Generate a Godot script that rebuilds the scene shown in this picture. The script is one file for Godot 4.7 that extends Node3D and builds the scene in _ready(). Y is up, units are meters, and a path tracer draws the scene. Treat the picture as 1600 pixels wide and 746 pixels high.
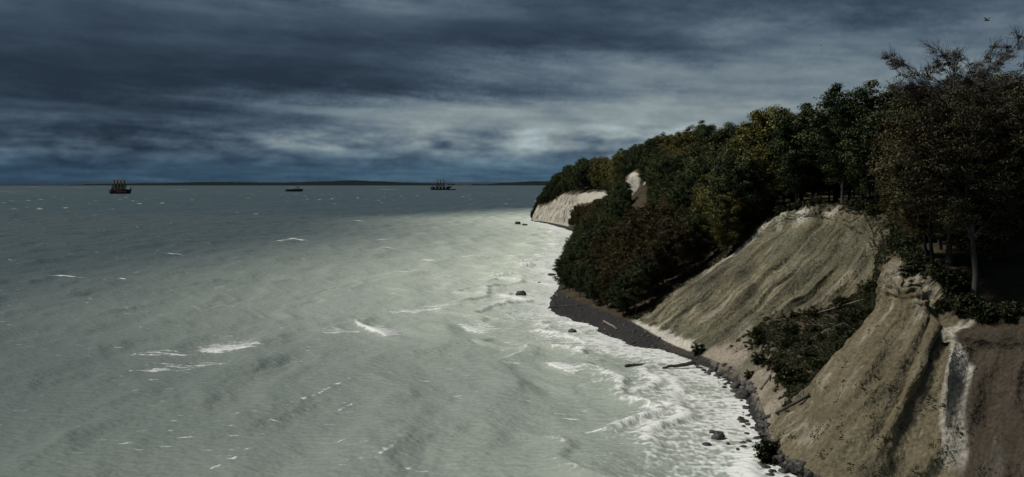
extends Node3D
# A wooded chalk and clay coast seen along the shore from high above the water. x is east (inland), depth d runs along -z.

const F := 1386.0        # focal length in pixels of the 1600 x 746 photograph
const HORIZON := 284.5   # its row of eye level
const EYE := 36.0        # metres above the sea
const EXPOSURE := 2.6

var rng := RandomNumberGenerator.new()
var M := {}
var taken := {}

# ------------------------------------------------------------------ helpers
func at(px: float, py: float, d: float) -> Vector3:
	return Vector3((px - 800.0) / F * d, EYE - (py - HORIZON) / F * d, -d)

func sea(px: float, py: float) -> Vector3:
	var d := EYE * F / (py - HORIZON)
	return Vector3((px - 800.0) / F * d, 0.0, -d)

func pixel(p: Vector3) -> Vector2:
	var d := -p.z
	return Vector2(800.0 + p.x / d * F, HORIZON + (EYE - p.y) / d * F)

func lin(r: float, g: float, b: float) -> Color:
	return Color(r, g, b).linear_to_srgb()

func noise(s: int, freq: float, kind := FastNoiseLite.TYPE_SIMPLEX_SMOOTH, oct := 4) -> FastNoiseLite:
	var n := FastNoiseLite.new()
	n.seed = s
	n.frequency = freq
	n.noise_type = kind
	n.fractal_type = FastNoiseLite.FRACTAL_FBM if oct > 1 else FastNoiseLite.FRACTAL_NONE
	n.fractal_octaves = oct
	return n

func numbered(called: String) -> String:
	var k: int = taken.get(called, 0)
	taken[called] = k + 1
	return called if k == 0 else "%s_%03d" % [called, k]

func tag(o: Node, label: String, category: String, group := "", kind := "") -> void:
	if label: o.set_meta("label", label)
	if category: o.set_meta("category", category)
	if group: o.set_meta("group", group)
	if kind: o.set_meta("kind", kind)

func thing(called: String, where: Vector3, label: String, category: String, group := "") -> Node3D:
	var o := Node3D.new()
	o.name = numbered(called)
	o.position = where
	add_child(o)
	tag(o, label, category, group)
	return o

func part(called: String, mesh: Mesh, mat: Material, parent: Node) -> MeshInstance3D:
	var o := MeshInstance3D.new()
	o.name = called
	o.mesh = mesh
	o.material_override = mat
	parent.add_child(o, true)
	return o

func mat(key: String, c: Color, rough := 0.9, vertex := false, spec := 0.3) -> StandardMaterial3D:
	var m := StandardMaterial3D.new()
	m.resource_name = key
	m.albedo_color = c
	m.roughness = rough
	m.metallic_specular = spec
	m.vertex_color_use_as_albedo = vertex
	M[key] = m
	return m

func noise_texture(s: int, freq: float, low: float, high: float, size := 512, kind := FastNoiseLite.TYPE_SIMPLEX_SMOOTH) -> ImageTexture:
	var n := noise(s, freq, kind, 5)
	var im := n.get_seamless_image(size, size, false, false, 0.1)
	im.convert(Image.FORMAT_L8)
	var data := im.get_data()
	for i in data.size():
		data[i] = int((low + (high - low) * data[i] / 255.0) * 255.0)
	return ImageTexture.create_from_image(Image.create_from_data(size, size, false, Image.FORMAT_L8, data))

func smooth(a: float, b: float, x: float) -> float:
	var t := clampf((x - a) / (b - a), 0.0, 1.0)
	return t * t * (3.0 - 2.0 * t)

# run job(k) for k in 0..n-1 on all cores and return what each gave
func spread(n: int, job: Callable) -> Array:
	var got := []
	got.resize(n)
	var crew := []
	for t in 4:
		var one := Thread.new()
		one.start(func():
			for k in range(t, n, 4): got[k] = job.call(k))
		crew.append(one)
	for one in crew: one.wait_to_finish()
	return got

# grid of points -> arrays with normals
func grid_arrays(P: PackedVector3Array, cols: int, rows: int, colors = null, uvs = null) -> Array:
	var N := PackedVector3Array()
	N.resize(P.size())
	for j in rows:
		var j0 := maxi(j - 1, 0) * cols
		var j1 := mini(j + 1, rows - 1) * cols
		for i in cols:
			var a := P[j * cols + mini(i + 1, cols - 1)] - P[j * cols + maxi(i - 1, 0)]
			var b := P[j1 + i] - P[j0 + i]
			N[j * cols + i] = a.cross(b).normalized()
	var I := PackedInt32Array()
	I.resize((cols - 1) * (rows - 1) * 6)
	var k := 0
	for j in rows - 1:
		for i in cols - 1:
			var o := j * cols + i
			I[k] = o
			I[k + 1] = o + cols
			I[k + 2] = o + 1
			I[k + 3] = o + 1
			I[k + 4] = o + cols
			I[k + 5] = o + cols + 1
			k += 6
	var A := []
	A.resize(Mesh.ARRAY_MAX)
	A[Mesh.ARRAY_VERTEX] = P
	A[Mesh.ARRAY_NORMAL] = N
	A[Mesh.ARRAY_INDEX] = I
	if colors != null: A[Mesh.ARRAY_COLOR] = colors
	if uvs != null: A[Mesh.ARRAY_TEX_UV] = uvs
	return A

# a collector of triangles with smooth tubes, boxes and leaf blades
class Shape:
	var V := PackedVector3Array()
	var N := PackedVector3Array()
	var C := PackedColorArray()
	var I := PackedInt32Array()

	func tube(pts: PackedVector3Array, rad: PackedFloat32Array, sides := 6, c := Color.WHITE) -> void:
		var base := V.size()
		var n := pts.size()
		for k in n:
			var t := (pts[mini(k + 1, n - 1)] - pts[maxi(k - 1, 0)]).normalized()
			var a := t.cross(Vector3(0.31, 0.11, 0.95)).normalized()
			if a.length_squared() < 0.01: a = t.cross(Vector3.RIGHT).normalized()
			var b := t.cross(a)
			for s in sides:
				var g := TAU * s / sides
				var r := a * cos(g) + b * sin(g)
				V.append(pts[k] + r * rad[k])
				N.append(r)
				C.append(c)
		for k in n - 1:
			for s in sides:
				var p := base + k * sides + s
				var q := base + k * sides + (s + 1) % sides
				I.append_array([p, p + sides, q, q, p + sides, q + sides])
		for e in [0, n - 1]:
			var m := V.size()
			V.append(pts[e])
			N.append((pts[e] - pts[1 if e == 0 else n - 2]).normalized())
			C.append(c)
			for s in sides:
				I.append_array([m, base + e * sides + s, base + e * sides + (s + 1) % sides])

	func box(lo: Vector3, hi: Vector3, c := Color.WHITE) -> void:
		for ax in 3:
			for sg in [0, 1]:
				var n := Vector3.ZERO
				n[ax] = 1.0 if sg else -1.0
				var u := (ax + 1) % 3
				var w := (ax + 2) % 3
				var b := V.size()
				for q in [[0, 0], [1, 0], [1, 1], [0, 1]]:
					var p := Vector3.ZERO
					p[ax] = hi[ax] if sg else lo[ax]
					p[u] = hi[u] if q[0] else lo[u]
					p[w] = hi[w] if q[1] else lo[w]
					V.append(p)
					N.append(n)
					C.append(c)
				I.append_array([b, b + 2, b + 1, b, b + 3, b + 2] if sg else [b, b + 1, b + 2, b, b + 2, b + 3])

	func leaf(p: Vector3, along: Vector3, side: Vector3, c: Color, face := Vector3.ZERO) -> void:
		var b := V.size()
		var n := along.cross(side).normalized()
		if n.dot(face + Vector3(0, 0.05, 0)) < 0.0: n = -n
		if face != Vector3.ZERO: n = (n * 0.22 + face).normalized()
		V.append(p - along)
		V.append(p + side - along * 0.1)
		V.append(p + along)
		V.append(p - side - along * 0.1)
		for k in 4:
			N.append(n)
			C.append(c)
		I.append_array([b, b + 1, b + 2, b, b + 2, b + 3])

	func tri(a: Vector3, b: Vector3, c: Vector3, col := Color.WHITE) -> void:
		var o := V.size()
		var n := (c - a).cross(b - a).normalized()
		for p in [a, b, c]:
			V.append(p)
			N.append(n)
			C.append(col)
		I.append_array([o, o + 1, o + 2])

	func quad(a: Vector3, b: Vector3, c: Vector3, d: Vector3, col := Color.WHITE) -> void:
		tri(a, b, c, col)
		tri(a, c, d, col)

	func mesh() -> ArrayMesh:
		var A := []
		A.resize(Mesh.ARRAY_MAX)
		A[Mesh.ARRAY_VERTEX] = V
		A[Mesh.ARRAY_NORMAL] = N
		A[Mesh.ARRAY_COLOR] = C
		A[Mesh.ARRAY_INDEX] = I
		var m := ArrayMesh.new()
		m.add_surface_from_arrays(Mesh.PRIMITIVE_TRIANGLES, A)
		return m

# ------------------------------------------------------------------ sky
func cloud_sky() -> ImageTexture:
	var w := 4096
	var h := 2048
	# brightness of the cloud cover over the part of the sky in view; the rest goes on with its mean
	var cover := [
		[76, 72, 88, 108, 84, 72, 72, 66, 88],
		[64, 58, 70, 68, 60, 74, 96, 100, 106],
		[52, 49, 54, 66, 94, 114, 120, 116, 112],
		[62, 62, 88, 120, 138, 138, 132, 128, 124],
		[78, 82, 102, 122, 136, 138, 134, 130, 128],
		[68, 70, 76, 84, 92, 98, 102, 104, 106]]
	var ys := [0.0, 60.0, 120.0, 180.0, 226.0, 268.0]
	var streak := noise(11, 1.0, FastNoiseLite.TYPE_SIMPLEX_SMOOTH, 5)
	var puff := noise(12, 1.0, FastNoiseLite.TYPE_SIMPLEX_SMOOTH, 5)
	var broad := noise(13, 1.0, FastNoiseLite.TYPE_SIMPLEX_SMOOTH, 3)
	streak.fractal_octaves = 7
	streak.fractal_gain = 0.60
	puff.fractal_octaves = 6
	puff.fractal_gain = 0.60
	streak.domain_warp_enabled = true
	streak.domain_warp_amplitude = 0.6
	streak.domain_warp_frequency = 0.7
	var im := Image.create_empty(w, h, false, Image.FORMAT_RGB8)
	im.fill(Color(0.20, 0.26, 0.30))
	var data := im.get_data()
	var starts := []
	var row := 0
	while row < h / 2 + 2:
		starts.append(row)
		row += 1 if (0.5 - (row + 0.5) / h) * PI < deg_to_rad(16.0) else 6
	var lines := spread(starts.size(), func(n: int):
		var j: int = starts[n]
		var step := 1
		var line := PackedByteArray()
		line.resize(w * 3)
		var el := (0.5 - (j + 0.5) / h) * PI
		step = 1 if el < deg_to_rad(16.0) else 6
		var istep := 1 if step == 1 else 8
		var i := 0
		while i < w:
			var az := (i + 0.5) / w * TAU     # 0 is straight ahead (-z)
			if az > PI: az -= TAU
			var fine := absf(az) < 0.75
			var st := istep if fine else maxi(istep, 4)
			var e := maxf(el, 0.0)
			var dir := Vector3(sin(az) * cos(e), sin(e), -cos(az) * cos(e))
			# layer of streaks on a ceiling of cloud, drawn out towards the north
			var k := 1.0 / (dir.y + 0.055)
			var qx := dir.x * k
			var qz := -dir.z * k
			var ca := cos(0.80)
			var sa := sin(0.80)
			var ax := qx * ca - qz * sa
			var az2 := qx * sa + qz * ca
			var n1 := streak.get_noise_3d(ax * 0.55, az2 * 0.34, 3.0)
			var n2 := streak.get_noise_3d(ax * 1.5, az2 * 0.95, 9.0)
			var n4 := puff.get_noise_3d(az * 4.0 + e * 9.0, e * 26.0, 5.0)
			var n5 := puff.get_noise_3d(az * 14.0 + e * 20.0, e * 62.0, 2.0)
			var n3 := puff.get_noise_3d(az * 9.0, e * 34.0, 1.0)
			# place in the sky's cover table
			var px := 800.0 + tan(clampf(az, -1.2, 1.2)) * F + n1 * 45.0
			var py := HORIZON - tan(minf(e, 1.4)) / maxf(cos(clampf(az, -1.2, 1.2)), 0.3) * F + n1 * 26.0 + n2 * 10.0 + n3 * 9.0 + n5 * 6.0
			var out_x := maxf(maxf(-px, px - 1600.0), 0.0) / 900.0
			var out_y := maxf(-py, 0.0) / 180.0
			var inside := 1.0 - clampf(maxf(out_x, out_y), 0.0, 1.0)
			if absf(az) > 1.2: inside = 0.0
			var gx := clampf(px / 200.0, 0.0, 7.999)
			var r := 0
			while r < 4 and py > ys[r + 1]: r += 1
			var ty := clampf((py - ys[r]) / (ys[r + 1] - ys[r]), 0.0, 1.0)
			ty = ty * ty * (3.0 - 2.0 * ty)
			var c0 := int(gx)
			var tx := gx - c0
			tx = tx * tx * (3.0 - 2.0 * tx)
			var L: float = lerpf(lerpf(cover[r][c0], cover[r][c0 + 1], tx), lerpf(cover[r + 1][c0], cover[r + 1][c0 + 1], tx), ty)
			# overcast, and so brighter overhead than low down
			var mean := 255.0 * pow(0.047 * (1.0 + 2.2 * smooth(0.3, 1.0, dir.y)), 0.4545) * (1.0 + 0.45 * broad.get_noise_3d(dir.x * 2.0, dir.y * 3.0, dir.z * 2.0))
			L = lerpf(mean, L, inside)
			# streaks, and heaped cloud low over the horizon
			L *= 1.0 + (n1 * 0.19 + n2 * 0.19 + n4 * 0.22 + n5 * 0.12) * (1.0 - 0.5 * clampf((L - 90.0) / 40.0, 0.0, 1.0))
			var low := smooth(0.010, 0.022, e) * (1.0 - smooth(0.045, 0.075, e))
			L *= 1.0 + n3 * 0.62 * low + n3 * 0.12
			L = clampf(L, 34.0, 175.0)
			var t := clampf((L - 50.0) / 90.0, 0.0, 1.0)
			var clear := 1.0 - smooth(0.008, 0.045, e)
			var cr := L * lerpf(0.80, 0.945, t) * (1.0 - 0.12 * clear)
			var cg := L * lerpf(1.05, 1.035, t)
			var cb := L * lerpf(1.32, 1.06, t) * (1.0 + 0.05 * clear)
			var R := int(clampf(cr, 0, 255))
			var G := int(clampf(cg, 0, 255))
			var B := int(clampf(cb, 0, 255))
			for ii in st:
				if i + ii >= w: break
				var o := (i + ii) * 3
				line[o] = R
				line[o + 1] = G
				line[o + 2] = B
			i += st
		return line)
	data = PackedByteArray()
	for n in starts.size():
		var rep: int = (starts[n + 1] if n + 1 < starts.size() else starts[n] + 1) - starts[n]
		for q in rep: data.append_array(lines[n])
	data.append_array(im.get_data().slice(data.size()))
	return ImageTexture.create_from_image(Image.create_from_data(w, h, false, Image.FORMAT_RGB8, data))

# ------------------------------------------------------------------ the coast: stations across it, sea to inland
# each: waterline px,py ; toe, low, mid, up, crest as px,py,depth ; inland direction (x, d) ; rise of the land 25 m and 120 m inland
var ST := [
	[[1800, 900], [1800, 870, 84], [1790, 760, 89], [1780, 660, 94], [1780, 560, 98], [1780, 505, 101], [1.0, -0.1], 1.5, 5.0],
	[[1470, 790], [1475, 770, 100.5], [1480, 680, 104.5], [1486, 600, 108.5], [1496, 545, 112], [1497, 508, 114.5], [1.0, 0.10], 4.5, 8.0],
	[[1310, 775], [1325, 760, 101.5], [1370, 670, 105], [1415, 580, 109.5], [1450, 490, 115.5], [1462, 452, 119], [1.0, 0.12], 2.5, 6.0],
	[[1195, 725], [1215, 700, 113.5], [1250, 650, 115], [1310, 580, 118], [1378, 490, 121.5], [1412, 425, 126], [1.0, 0.14], 2.0, 5.0],
	[[1170, 672], [1195, 645, 130.5], [1240, 605, 134], [1312, 550, 147], [1372, 478, 156], [1395, 385, 163], [1.0, 0.10], 3.0, 6.0],
	[[1140, 610], [1165, 588, 157], [1215, 550, 162], [1298, 502, 172], [1368, 425, 178], [1390, 350, 184], [1.0, 0.10], 2.0, 5.0],
	[[1086, 568], [1095, 555, 177], [1160, 510, 181], [1235, 440, 187], [1310, 365, 195], [1320, 330, 201], [1.0, 0.15], 2.0, 5.0],
	[[1037, 551], [1045, 535, 191], [1090, 490, 196], [1160, 425, 202], [1235, 355, 208], [1252, 328, 212], [1.0, 0.20], 2.0, 5.0],
	[[964, 531], [985, 502, 211], [1010, 487, 214], [1050, 455, 219], [1120, 405, 226], [1180, 345, 237], [1.0, 0.25], 4.0, 8.0],
	[[863, 483], [885, 462, 272], [930, 440, 278], [990, 410, 286], [1050, 370, 297], [1110, 325, 312], [1.0, 0.25], 2.0, 5.0],
	[[873, 448], [880, 440, 312], [910, 420, 318], [950, 390, 328], [990, 350, 342], [1030, 315, 360], [1.0, 0.20], 2.0, 5.0],
	[[885, 410], [895, 402, 402], [920, 385, 408], [945, 360, 415], [975, 330, 425], [1005, 294, 437], [1.0, 0.10], 2.0, 5.0],
	[[890, 397], [897, 392, 446], [925, 371, 447], [965, 347, 447], [1003, 326, 445], [1014, 281, 447], [1.0, 0.00], 3.0, 6.0],
	[[891, 390], [898, 386, 474], [924, 365, 473], [955, 343, 472], [984, 325, 470], [984, 272, 472], [1.0, 0.20], 2.0, 5.0],
	[[905, 367], [912, 362, 615], [925, 345, 625], [935, 328, 640], [945, 312, 650], [957, 297, 660], [1.0, 0.10], 6.0, 13.0],
	[[880, 357], [884, 353, 692], [888, 340, 700], [893, 325, 708], [898, 318, 716], [905, 303, 719], [0.9, 0.30], 6.0, 15.0],
	[[845, 348], [848, 346, 788], [853, 336, 793], [860, 326, 798], [868, 316, 803], [880, 300, 812], [0.9, 0.20], 7.0, 16.0],
	[[829, 345], [831, 344, 828], [833, 337, 832], [838, 325, 838], [846, 312, 845], [860, 297, 855], [0.9, 0.15], 7.0, 18.0],
	[[838, 340], [842, 338, 905], [850, 329, 910], [858, 318, 915], [868, 306, 920], [882, 294, 930], [0.9, 0.30], 6.0, 16.0]]

var US := PackedFloat32Array()
var VS := PackedFloat32Array()
var GP := PackedVector3Array()   # points, row by row: index = iu * nv + iv
var nu := 0
var nv := 0
var shore := []                  # [d, x] of the waterline

func cat(a: Vector3, b: Vector3, c: Vector3, d: Vector3, t: float) -> Vector3:
	return 0.5 * ((2.0 * b) + (c - a) * t + (2.0 * a - 5.0 * b + 4.0 * c - d) * t * t + (3.0 * b - a - 3.0 * c + d) * t * t * t)

# tree tops along the wood's skyline in the photograph
var tops := [[820, 325], [835, 318], [850, 300], [870, 272], [885, 259], [920, 244], [985, 234], [1000, 229], [1050, 204], [1100, 186], [1150, 176], [1200, 166], [1220, 152], [1330, 127], [1400, 130], [1450, 122], [1600, 104], [1800, 95]]
func top_row(px: float) -> float:
	for k in tops.size() - 1:
		if px < tops[k + 1][0]: return lerpf(tops[k][1], tops[k + 1][1], clampf((px - tops[k][0]) / (tops[k + 1][0] - tops[k][0]), 0.0, 1.0))
	return 95.0

var edge_noise := noise(31, 1.0, FastNoiseLite.TYPE_SIMPLEX_SMOOTH, 4)

# how bare the ground is at (u, v): 0 wooded, 1 bare; v: 1 waterline, 2 toe, 6 crest
func bare(u: float, v: float) -> float:
	var n := edge_noise.get_noise_2d(u * 9.0, v * 1.5) * 0.5 + edge_noise.get_noise_2d(u * 40.0, v * 7.0) * 0.22
	var b := 0.0
	if u < 4.1:      # the near spur
		b = smooth(6.12, 5.98, v + n * 0.25) * smooth(3.72, 3.5, u + n * 0.12)
	if u > 3.4 and u < 6.2:     # foot of the gully, and the clay above its scrub
		b = maxf(b, smooth(2.95, 2.5, v + n * 0.9))
		var low := lerpf(5.7, 3.1, smooth(4.3, 5.9, u))
		b = maxf(b, smooth(low - 0.1, low + 0.25, v + n * 0.8) * smooth(6.0, 5.85, v + n * 0.3) * smooth(4.3, 4.7, u))
	if u > 5.7 and u < 8.4:     # the big clay slip
		var top := lerpf(6.0, 4.6, smooth(7.35, 8.05, u))
		b = maxf(b, smooth(5.65, 5.95, u + n * 0.3 + (v - 3.0) * 0.1) * smooth(top + 0.06, top - 0.1, v + n * 0.35) * smooth(8.02, 7.9, u + n * 0.12 + (v - 2.0) * 0.015))
	if u > 11.8 and u < 13.2:   # the white scar
		b = maxf(b, smooth(0.04, -0.05, absf(u - 12.50) + n * 0.10 - lerpf(0.14, 0.60, smooth(4.75, 5.4, v)) + 0.16 * smooth(5.5, 6.05, v)) * smooth(4.6, 4.8, v) * smooth(6.12, 6.0, v))
	if u > 13.0 and u < 17.2:
		b = maxf(b, smooth(13.75, 13.95, u + n * 0.1) * smooth(15.0, 14.85, u) * smooth(4.75, 4.95, v + n * 0.5) * smooth(6.15, 6.0, v + n * 0.4))
		b = maxf(b, smooth(14.8, 14.95, u + n * 0.15) * smooth(17.0, 16.8, u + n * 0.2) * smooth(lerpf(5.9, 4.3, smooth(15.6, 16.6, u)) + 0.1, lerpf(5.9, 4.3, smooth(15.6, 16.6, u)) - 0.1, v + n * 0.9))
	return b

func build_land() -> void:
	var ns := ST.size()
	var ctrl := []
	for s in ST:
		var w := sea(s[0][0], s[0][1])
		var row: Array[Vector3] = [Vector3.ZERO, w]
		for k in range(1, 6): row.append(at(s[k][0], s[k][1], s[k][2]))
		var out := Vector3(w.x - row[2].x, 0, w.z - row[2].z)
		if out.length() < 0.8: out = Vector3(-1, 0, 0)
		row[0] = w + out.normalized() * 8.0 + Vector3(0, -1.6, 0)
		var ind := Vector3(s[6][0], 0, -s[6][1]).normalized()
		row.append(row[6] + ind * 25.0 + Vector3(0, s[7], 0))
		row.append(row[6] + ind * 120.0 + Vector3(0, s[8], 0))
		ctrl.append(row)
		shore.append([-w.z, w.x])
	# samples across the coast
	var nper := [8, 16, 30, 42, 46, 46, 36, 14]
	for k in 8:
		for q in nper[k]: VS.append(k + q / float(nper[k]))
	VS.append(8.0)
	nv = VS.size()
	var curves := []
	for row in ctrl:
		var c := PackedVector3Array()
		for v in VS:
			var k := mini(int(v), 7)
			var t: float = v - k
			c.append(cat(row[maxi(k - 1, 0)], row[k], row[k + 1], row[mini(k + 2, 8)], t))
		curves.append(c)
	for k in ns - 1:
		var len: float = ctrl[k][4].distance_to(ctrl[k + 1][4]) * 0.5 + ctrl[k][2].distance_to(ctrl[k + 1][2]) * 0.5
		var n := int(len / (0.2 if k < 8 else 1.3)) + 4
		for q in n: US.append(k + q / float(n))
	US.append(ns - 1)
	nu = US.size()
	GP.resize(nu * nv)
	for i in nu:
		var k := mini(int(US[i]), ns - 2)
		var t: float = US[i] - k
		var a: PackedVector3Array = curves[maxi(k - 1, 0)]
		var b: PackedVector3Array = curves[k]
		var c: PackedVector3Array = curves[k + 1]
		var d: PackedVector3Array = curves[mini(k + 2, ns - 1)]
		for j in nv: GP[i * nv + j] = cat(a[j], b[j], c[j], d[j], t)
	# relief: rills and gullies where bare, soft lumps under the trees
	var N: PackedVector3Array = grid_arrays(GP, nv, nu)[Mesh.ARRAY_NORMAL]
	var rill := noise(41, 0.11, FastNoiseLite.TYPE_SIMPLEX_SMOOTH, 3)
	var fine := noise(42, 0.45, FastNoiseLite.TYPE_SIMPLEX_SMOOTH, 3)
	var lump := noise(43, 0.12, FastNoiseLite.TYPE_SIMPLEX_SMOOTH, 4)
	var crag := noise(44, 0.55, FastNoiseLite.TYPE_CELLULAR, 2)
	var along := PackedFloat32Array()
	along.resize(nu)
	for i in nu: along[i] = 0.0 if i == 0 else along[i - 1] + GP[i * nv + 110].distance_to(GP[(i - 1) * nv + 110])
	var streak := noise(45, 0.35, FastNoiseLite.TYPE_SIMPLEX_SMOOTH, 4)
	var patch := noise(46, 0.09, FastNoiseLite.TYPE_SIMPLEX_SMOOTH, 4)
	var clay := Color(0.158, 0.155, 0.110)
	var clay2 := Color(0.205, 0.186, 0.122)
	var chalk := Color(0.66, 0.64, 0.57)
	var soil := Color(0.070, 0.058, 0.040)
	var pale := Color(0.40, 0.355, 0.295)
	var strips := spread(nu, func(i: int):
		var u := US[i]
		var Q := PackedVector3Array()
		var C := PackedColorArray()
		for j in nv:
			var v := VS[j]
			var o := i * nv + j
			var p := GP[o]
			var b := bare(u, v)
			var s := along[i]
			var face := smooth(2.0, 2.5, v) * smooth(6.05, 5.8, v)
			var bend := lump.get_noise_2d(s * 0.3, v * 1.4) * 2.2 + v * 0.8
			var r1 := rill.get_noise_2d(s + bend, v * 1.3)
			var r2 := fine.get_noise_2d(s + bend, v * 0.9)
			var cr := crag.get_noise_3d(p.x, p.y * 1.6, p.z)
			var high := smooth(5.0, 5.7, v)
			var disp := b * face * (1.0 - 0.6 * high) * ((0.30 - absf(r1)) * 1.7 + (0.25 - absf(r2)) * 0.24) + b * face * 1.3 * lump.get_noise_3d(p.x * 0.8, p.y * 0.5, p.z * 0.8)
			for g in [[1.93, 0.13, 1.2, -0.05], [2.72, 0.10, 0.7, -0.04], [1.45, 0.08, 0.6, -0.03], [6.42, 0.05, 0.9, 0.05], [6.95, 0.06, 0.7, 0.06], [7.3, 0.05, 0.55, 0.05], [6.1, 0.04, 0.6, 0.03], [7.62, 0.05, 0.5, 0.04]]:
				var gq: float = (u - g[0] - g[3] * (v - 4.0) + r1 * 0.12) / g[1]
				if absf(gq) < 3.0: disp -= b * face * g[2] * exp(-gq * gq) * smooth(2.3, 3.4, v)
			var steps := (v * 5.0 + r1 * 3.0 + cr * 0.6)
			disp += b * smooth(5.15, 5.5, v) * smooth(6.04, 5.9, v) * 0.55 * (smooth(0.25, 0.75, steps - floorf(steps)) - 0.5) * (smooth(1.25, 1.5, u) if u < 8.4 else 0.0)
			disp += b * (0.20 * cr * maxf(1.0 - 0.8 * face, high * 0.9) + 0.06 * fine.get_noise_3d(p.x * 2.2, p.y * 2.2, p.z * 2.2))
			disp += (1.0 - b) * smooth(1.9, 2.3, v) * (lump.get_noise_3d(p.x, p.y, p.z) * 1.1 + fine.get_noise_3d(p.x, p.y, p.z) * 0.25)
			disp += smooth(0.13, 0.0, absf(u - 1.0)) * smooth(2.2, 3.4, v) * smooth(5.9, 4.6, v) * 1.5            # the chalk rib
			if v > 0.4 and v < 2.0: disp += fine.get_noise_2d(p.x * 2.0, p.z * 2.0) * 0.14 + lump.get_noise_2d(p.x * 1.5, p.z * 1.5) * 0.32
			if v < 1.95 and u < 6.0: disp -= 0.55 * smooth(6.0, 5.6, u) * smooth(0.5, 1.0, v) * smooth(1.95, 1.6, v)
			var turf := 0.0
			if u < 8.5:      # lip of turf along the edge
				turf = smooth(5.97, 6.06, v) * smooth(6.5, 6.1, v) * 0.7
			Q.append(p + N[o] * disp + Vector3(0, turf, 0))
			# colour of the ground itself
			var st := 0.65 * streak.get_noise_2d(s * 0.6 + bend, v * 1.1) + 0.42 * streak.get_noise_2d(s * 3.0 + bend * 3.0, v * 3.0)
			var pt := patch.get_noise_3d(p.x, p.y, p.z)
			var col := clay.lerp(clay2, clampf(0.5 + pt * 1.6, 0.0, 1.0)) * (1.0 + 0.55 * lump.get_noise_3d(p.x * 0.9 + 40.0, p.y * 0.7, p.z * 0.9))
			col = col.lerp(Color(0.080, 0.078, 0.060), clampf(st * 2.0, 0.0, 0.7))
			st = lerpf(st, fine.get_noise_3d(p.x * 1.5, p.y * 1.5, p.z * 1.5) * 0.8, high * 0.7)
			var gr := fine.get_noise_3d(p.x * 4.5, p.y * 4.5, p.z * 4.5)
			col *= 1.0 + gr * 0.55
			var white := clampf(-st * 1.3 - 0.14, 0.0, 0.32) * clampf(pt * 2.5 + 0.45, 0.0, 1.0)
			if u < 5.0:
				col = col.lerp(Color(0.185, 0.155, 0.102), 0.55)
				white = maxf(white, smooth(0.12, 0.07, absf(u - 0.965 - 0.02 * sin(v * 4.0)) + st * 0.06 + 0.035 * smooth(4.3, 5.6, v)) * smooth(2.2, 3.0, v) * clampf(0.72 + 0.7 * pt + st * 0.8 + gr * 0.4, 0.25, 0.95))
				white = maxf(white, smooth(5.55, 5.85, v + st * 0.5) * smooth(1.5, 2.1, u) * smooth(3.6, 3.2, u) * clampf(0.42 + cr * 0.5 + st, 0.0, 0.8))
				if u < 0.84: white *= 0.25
				if u < 0.93: col = Color(0.062, 0.053, 0.042).lerp(Color(0.095, 0.078, 0.060), clampf(0.4 + st * 1.5, 0.0, 1.0))  # face right of the rib: dark soil, with its shade painted in too
			elif u < 8.6:
				white = maxf(white, smooth(2.32, 2.16, v + st * 0.3 + cr * 0.1) * smooth(1.9, 2.0, v) * smooth(6.0, 6.25, u) * 0.95)
				white = maxf(white, smooth(0.20, 0.06, absf(u - 6.88 + st * 0.2)) * smooth(4.8, 5.4, v) * 0.9)
				white = maxf(white, smooth(0.10, 0.03, absf(u - 7.25 + st * 0.2)) * smooth(4.6, 5.6, v) * 0.5)
				white = maxf(white, smooth(0.16, 0.05, absf(u - 6.2 + st * 0.2)) * smooth(5.3, 5.7, v) * 0.8)
				white = maxf(white, smooth(0.42, 0.05, lerpf(6.0, 4.6, smooth(7.35, 8.05, u)) - v + st * 0.5) * smooth(7.2, 7.5, u) * 0.85)
			elif u < 13.4:
				white = clampf(1.0 - maxf(0.0, st - 0.1) * 2.0, 0.35, 1.0)
			elif u < 14.96:
				white = 0.95 - clampf(st, 0.0, 0.4)
			else:
				white = clampf(0.55 - st * 1.5, 0.08, 0.9)
				white = maxf(white, smooth(2.5, 2.2, v) * 0.6)
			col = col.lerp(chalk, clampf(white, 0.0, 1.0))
			if u > 3.45 and u < 6.05 and v < 3.1:
				col = col.lerp(pale, smooth(3.45, 3.7, u) * smooth(6.05, 5.9, u) * clampf(0.8 + pt + cr * 0.3, 0.2, 1.0))
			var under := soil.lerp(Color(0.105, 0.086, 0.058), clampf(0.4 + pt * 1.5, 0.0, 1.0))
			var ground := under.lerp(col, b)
			if v < 2.02:     # shingle, wet and dark, with sand at its back
				var sh := Color(0.040, 0.039, 0.041).lerp(Color(0.095, 0.076, 0.052), smooth(5.9, 6.3, u) * smooth(7.4, 6.9, u) * smooth(1.2, 1.6, v) * clampf(0.8 + pt, 0.0, 1.0))
				sh = sh.lerp(Color(0.17, 0.165, 0.16), clampf(fine.get_noise_2d(p.x * 3.0, p.z * 3.0) * 0.5, 0.0, 0.4))
				if u > 1.4 and u < 5.9: sh = sh.lerp(pale * (1.0 if u > 3.3 else 0.6), smooth(1.4, 1.95, v + st * 0.8 + cr * 0.3))
				ground = ground.lerp(sh, smooth(2.02, 1.93, v + st * 0.08))
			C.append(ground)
		return [Q, C])
	var C := PackedColorArray()
	GP = PackedVector3Array()
	for e in strips:
		GP.append_array(e[0])
		C.append_array(e[1])
	# beach (to the toe) and the rising land as two pieces
	var jt := 0
	while VS[jt] < 2.0: jt += 1
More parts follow.
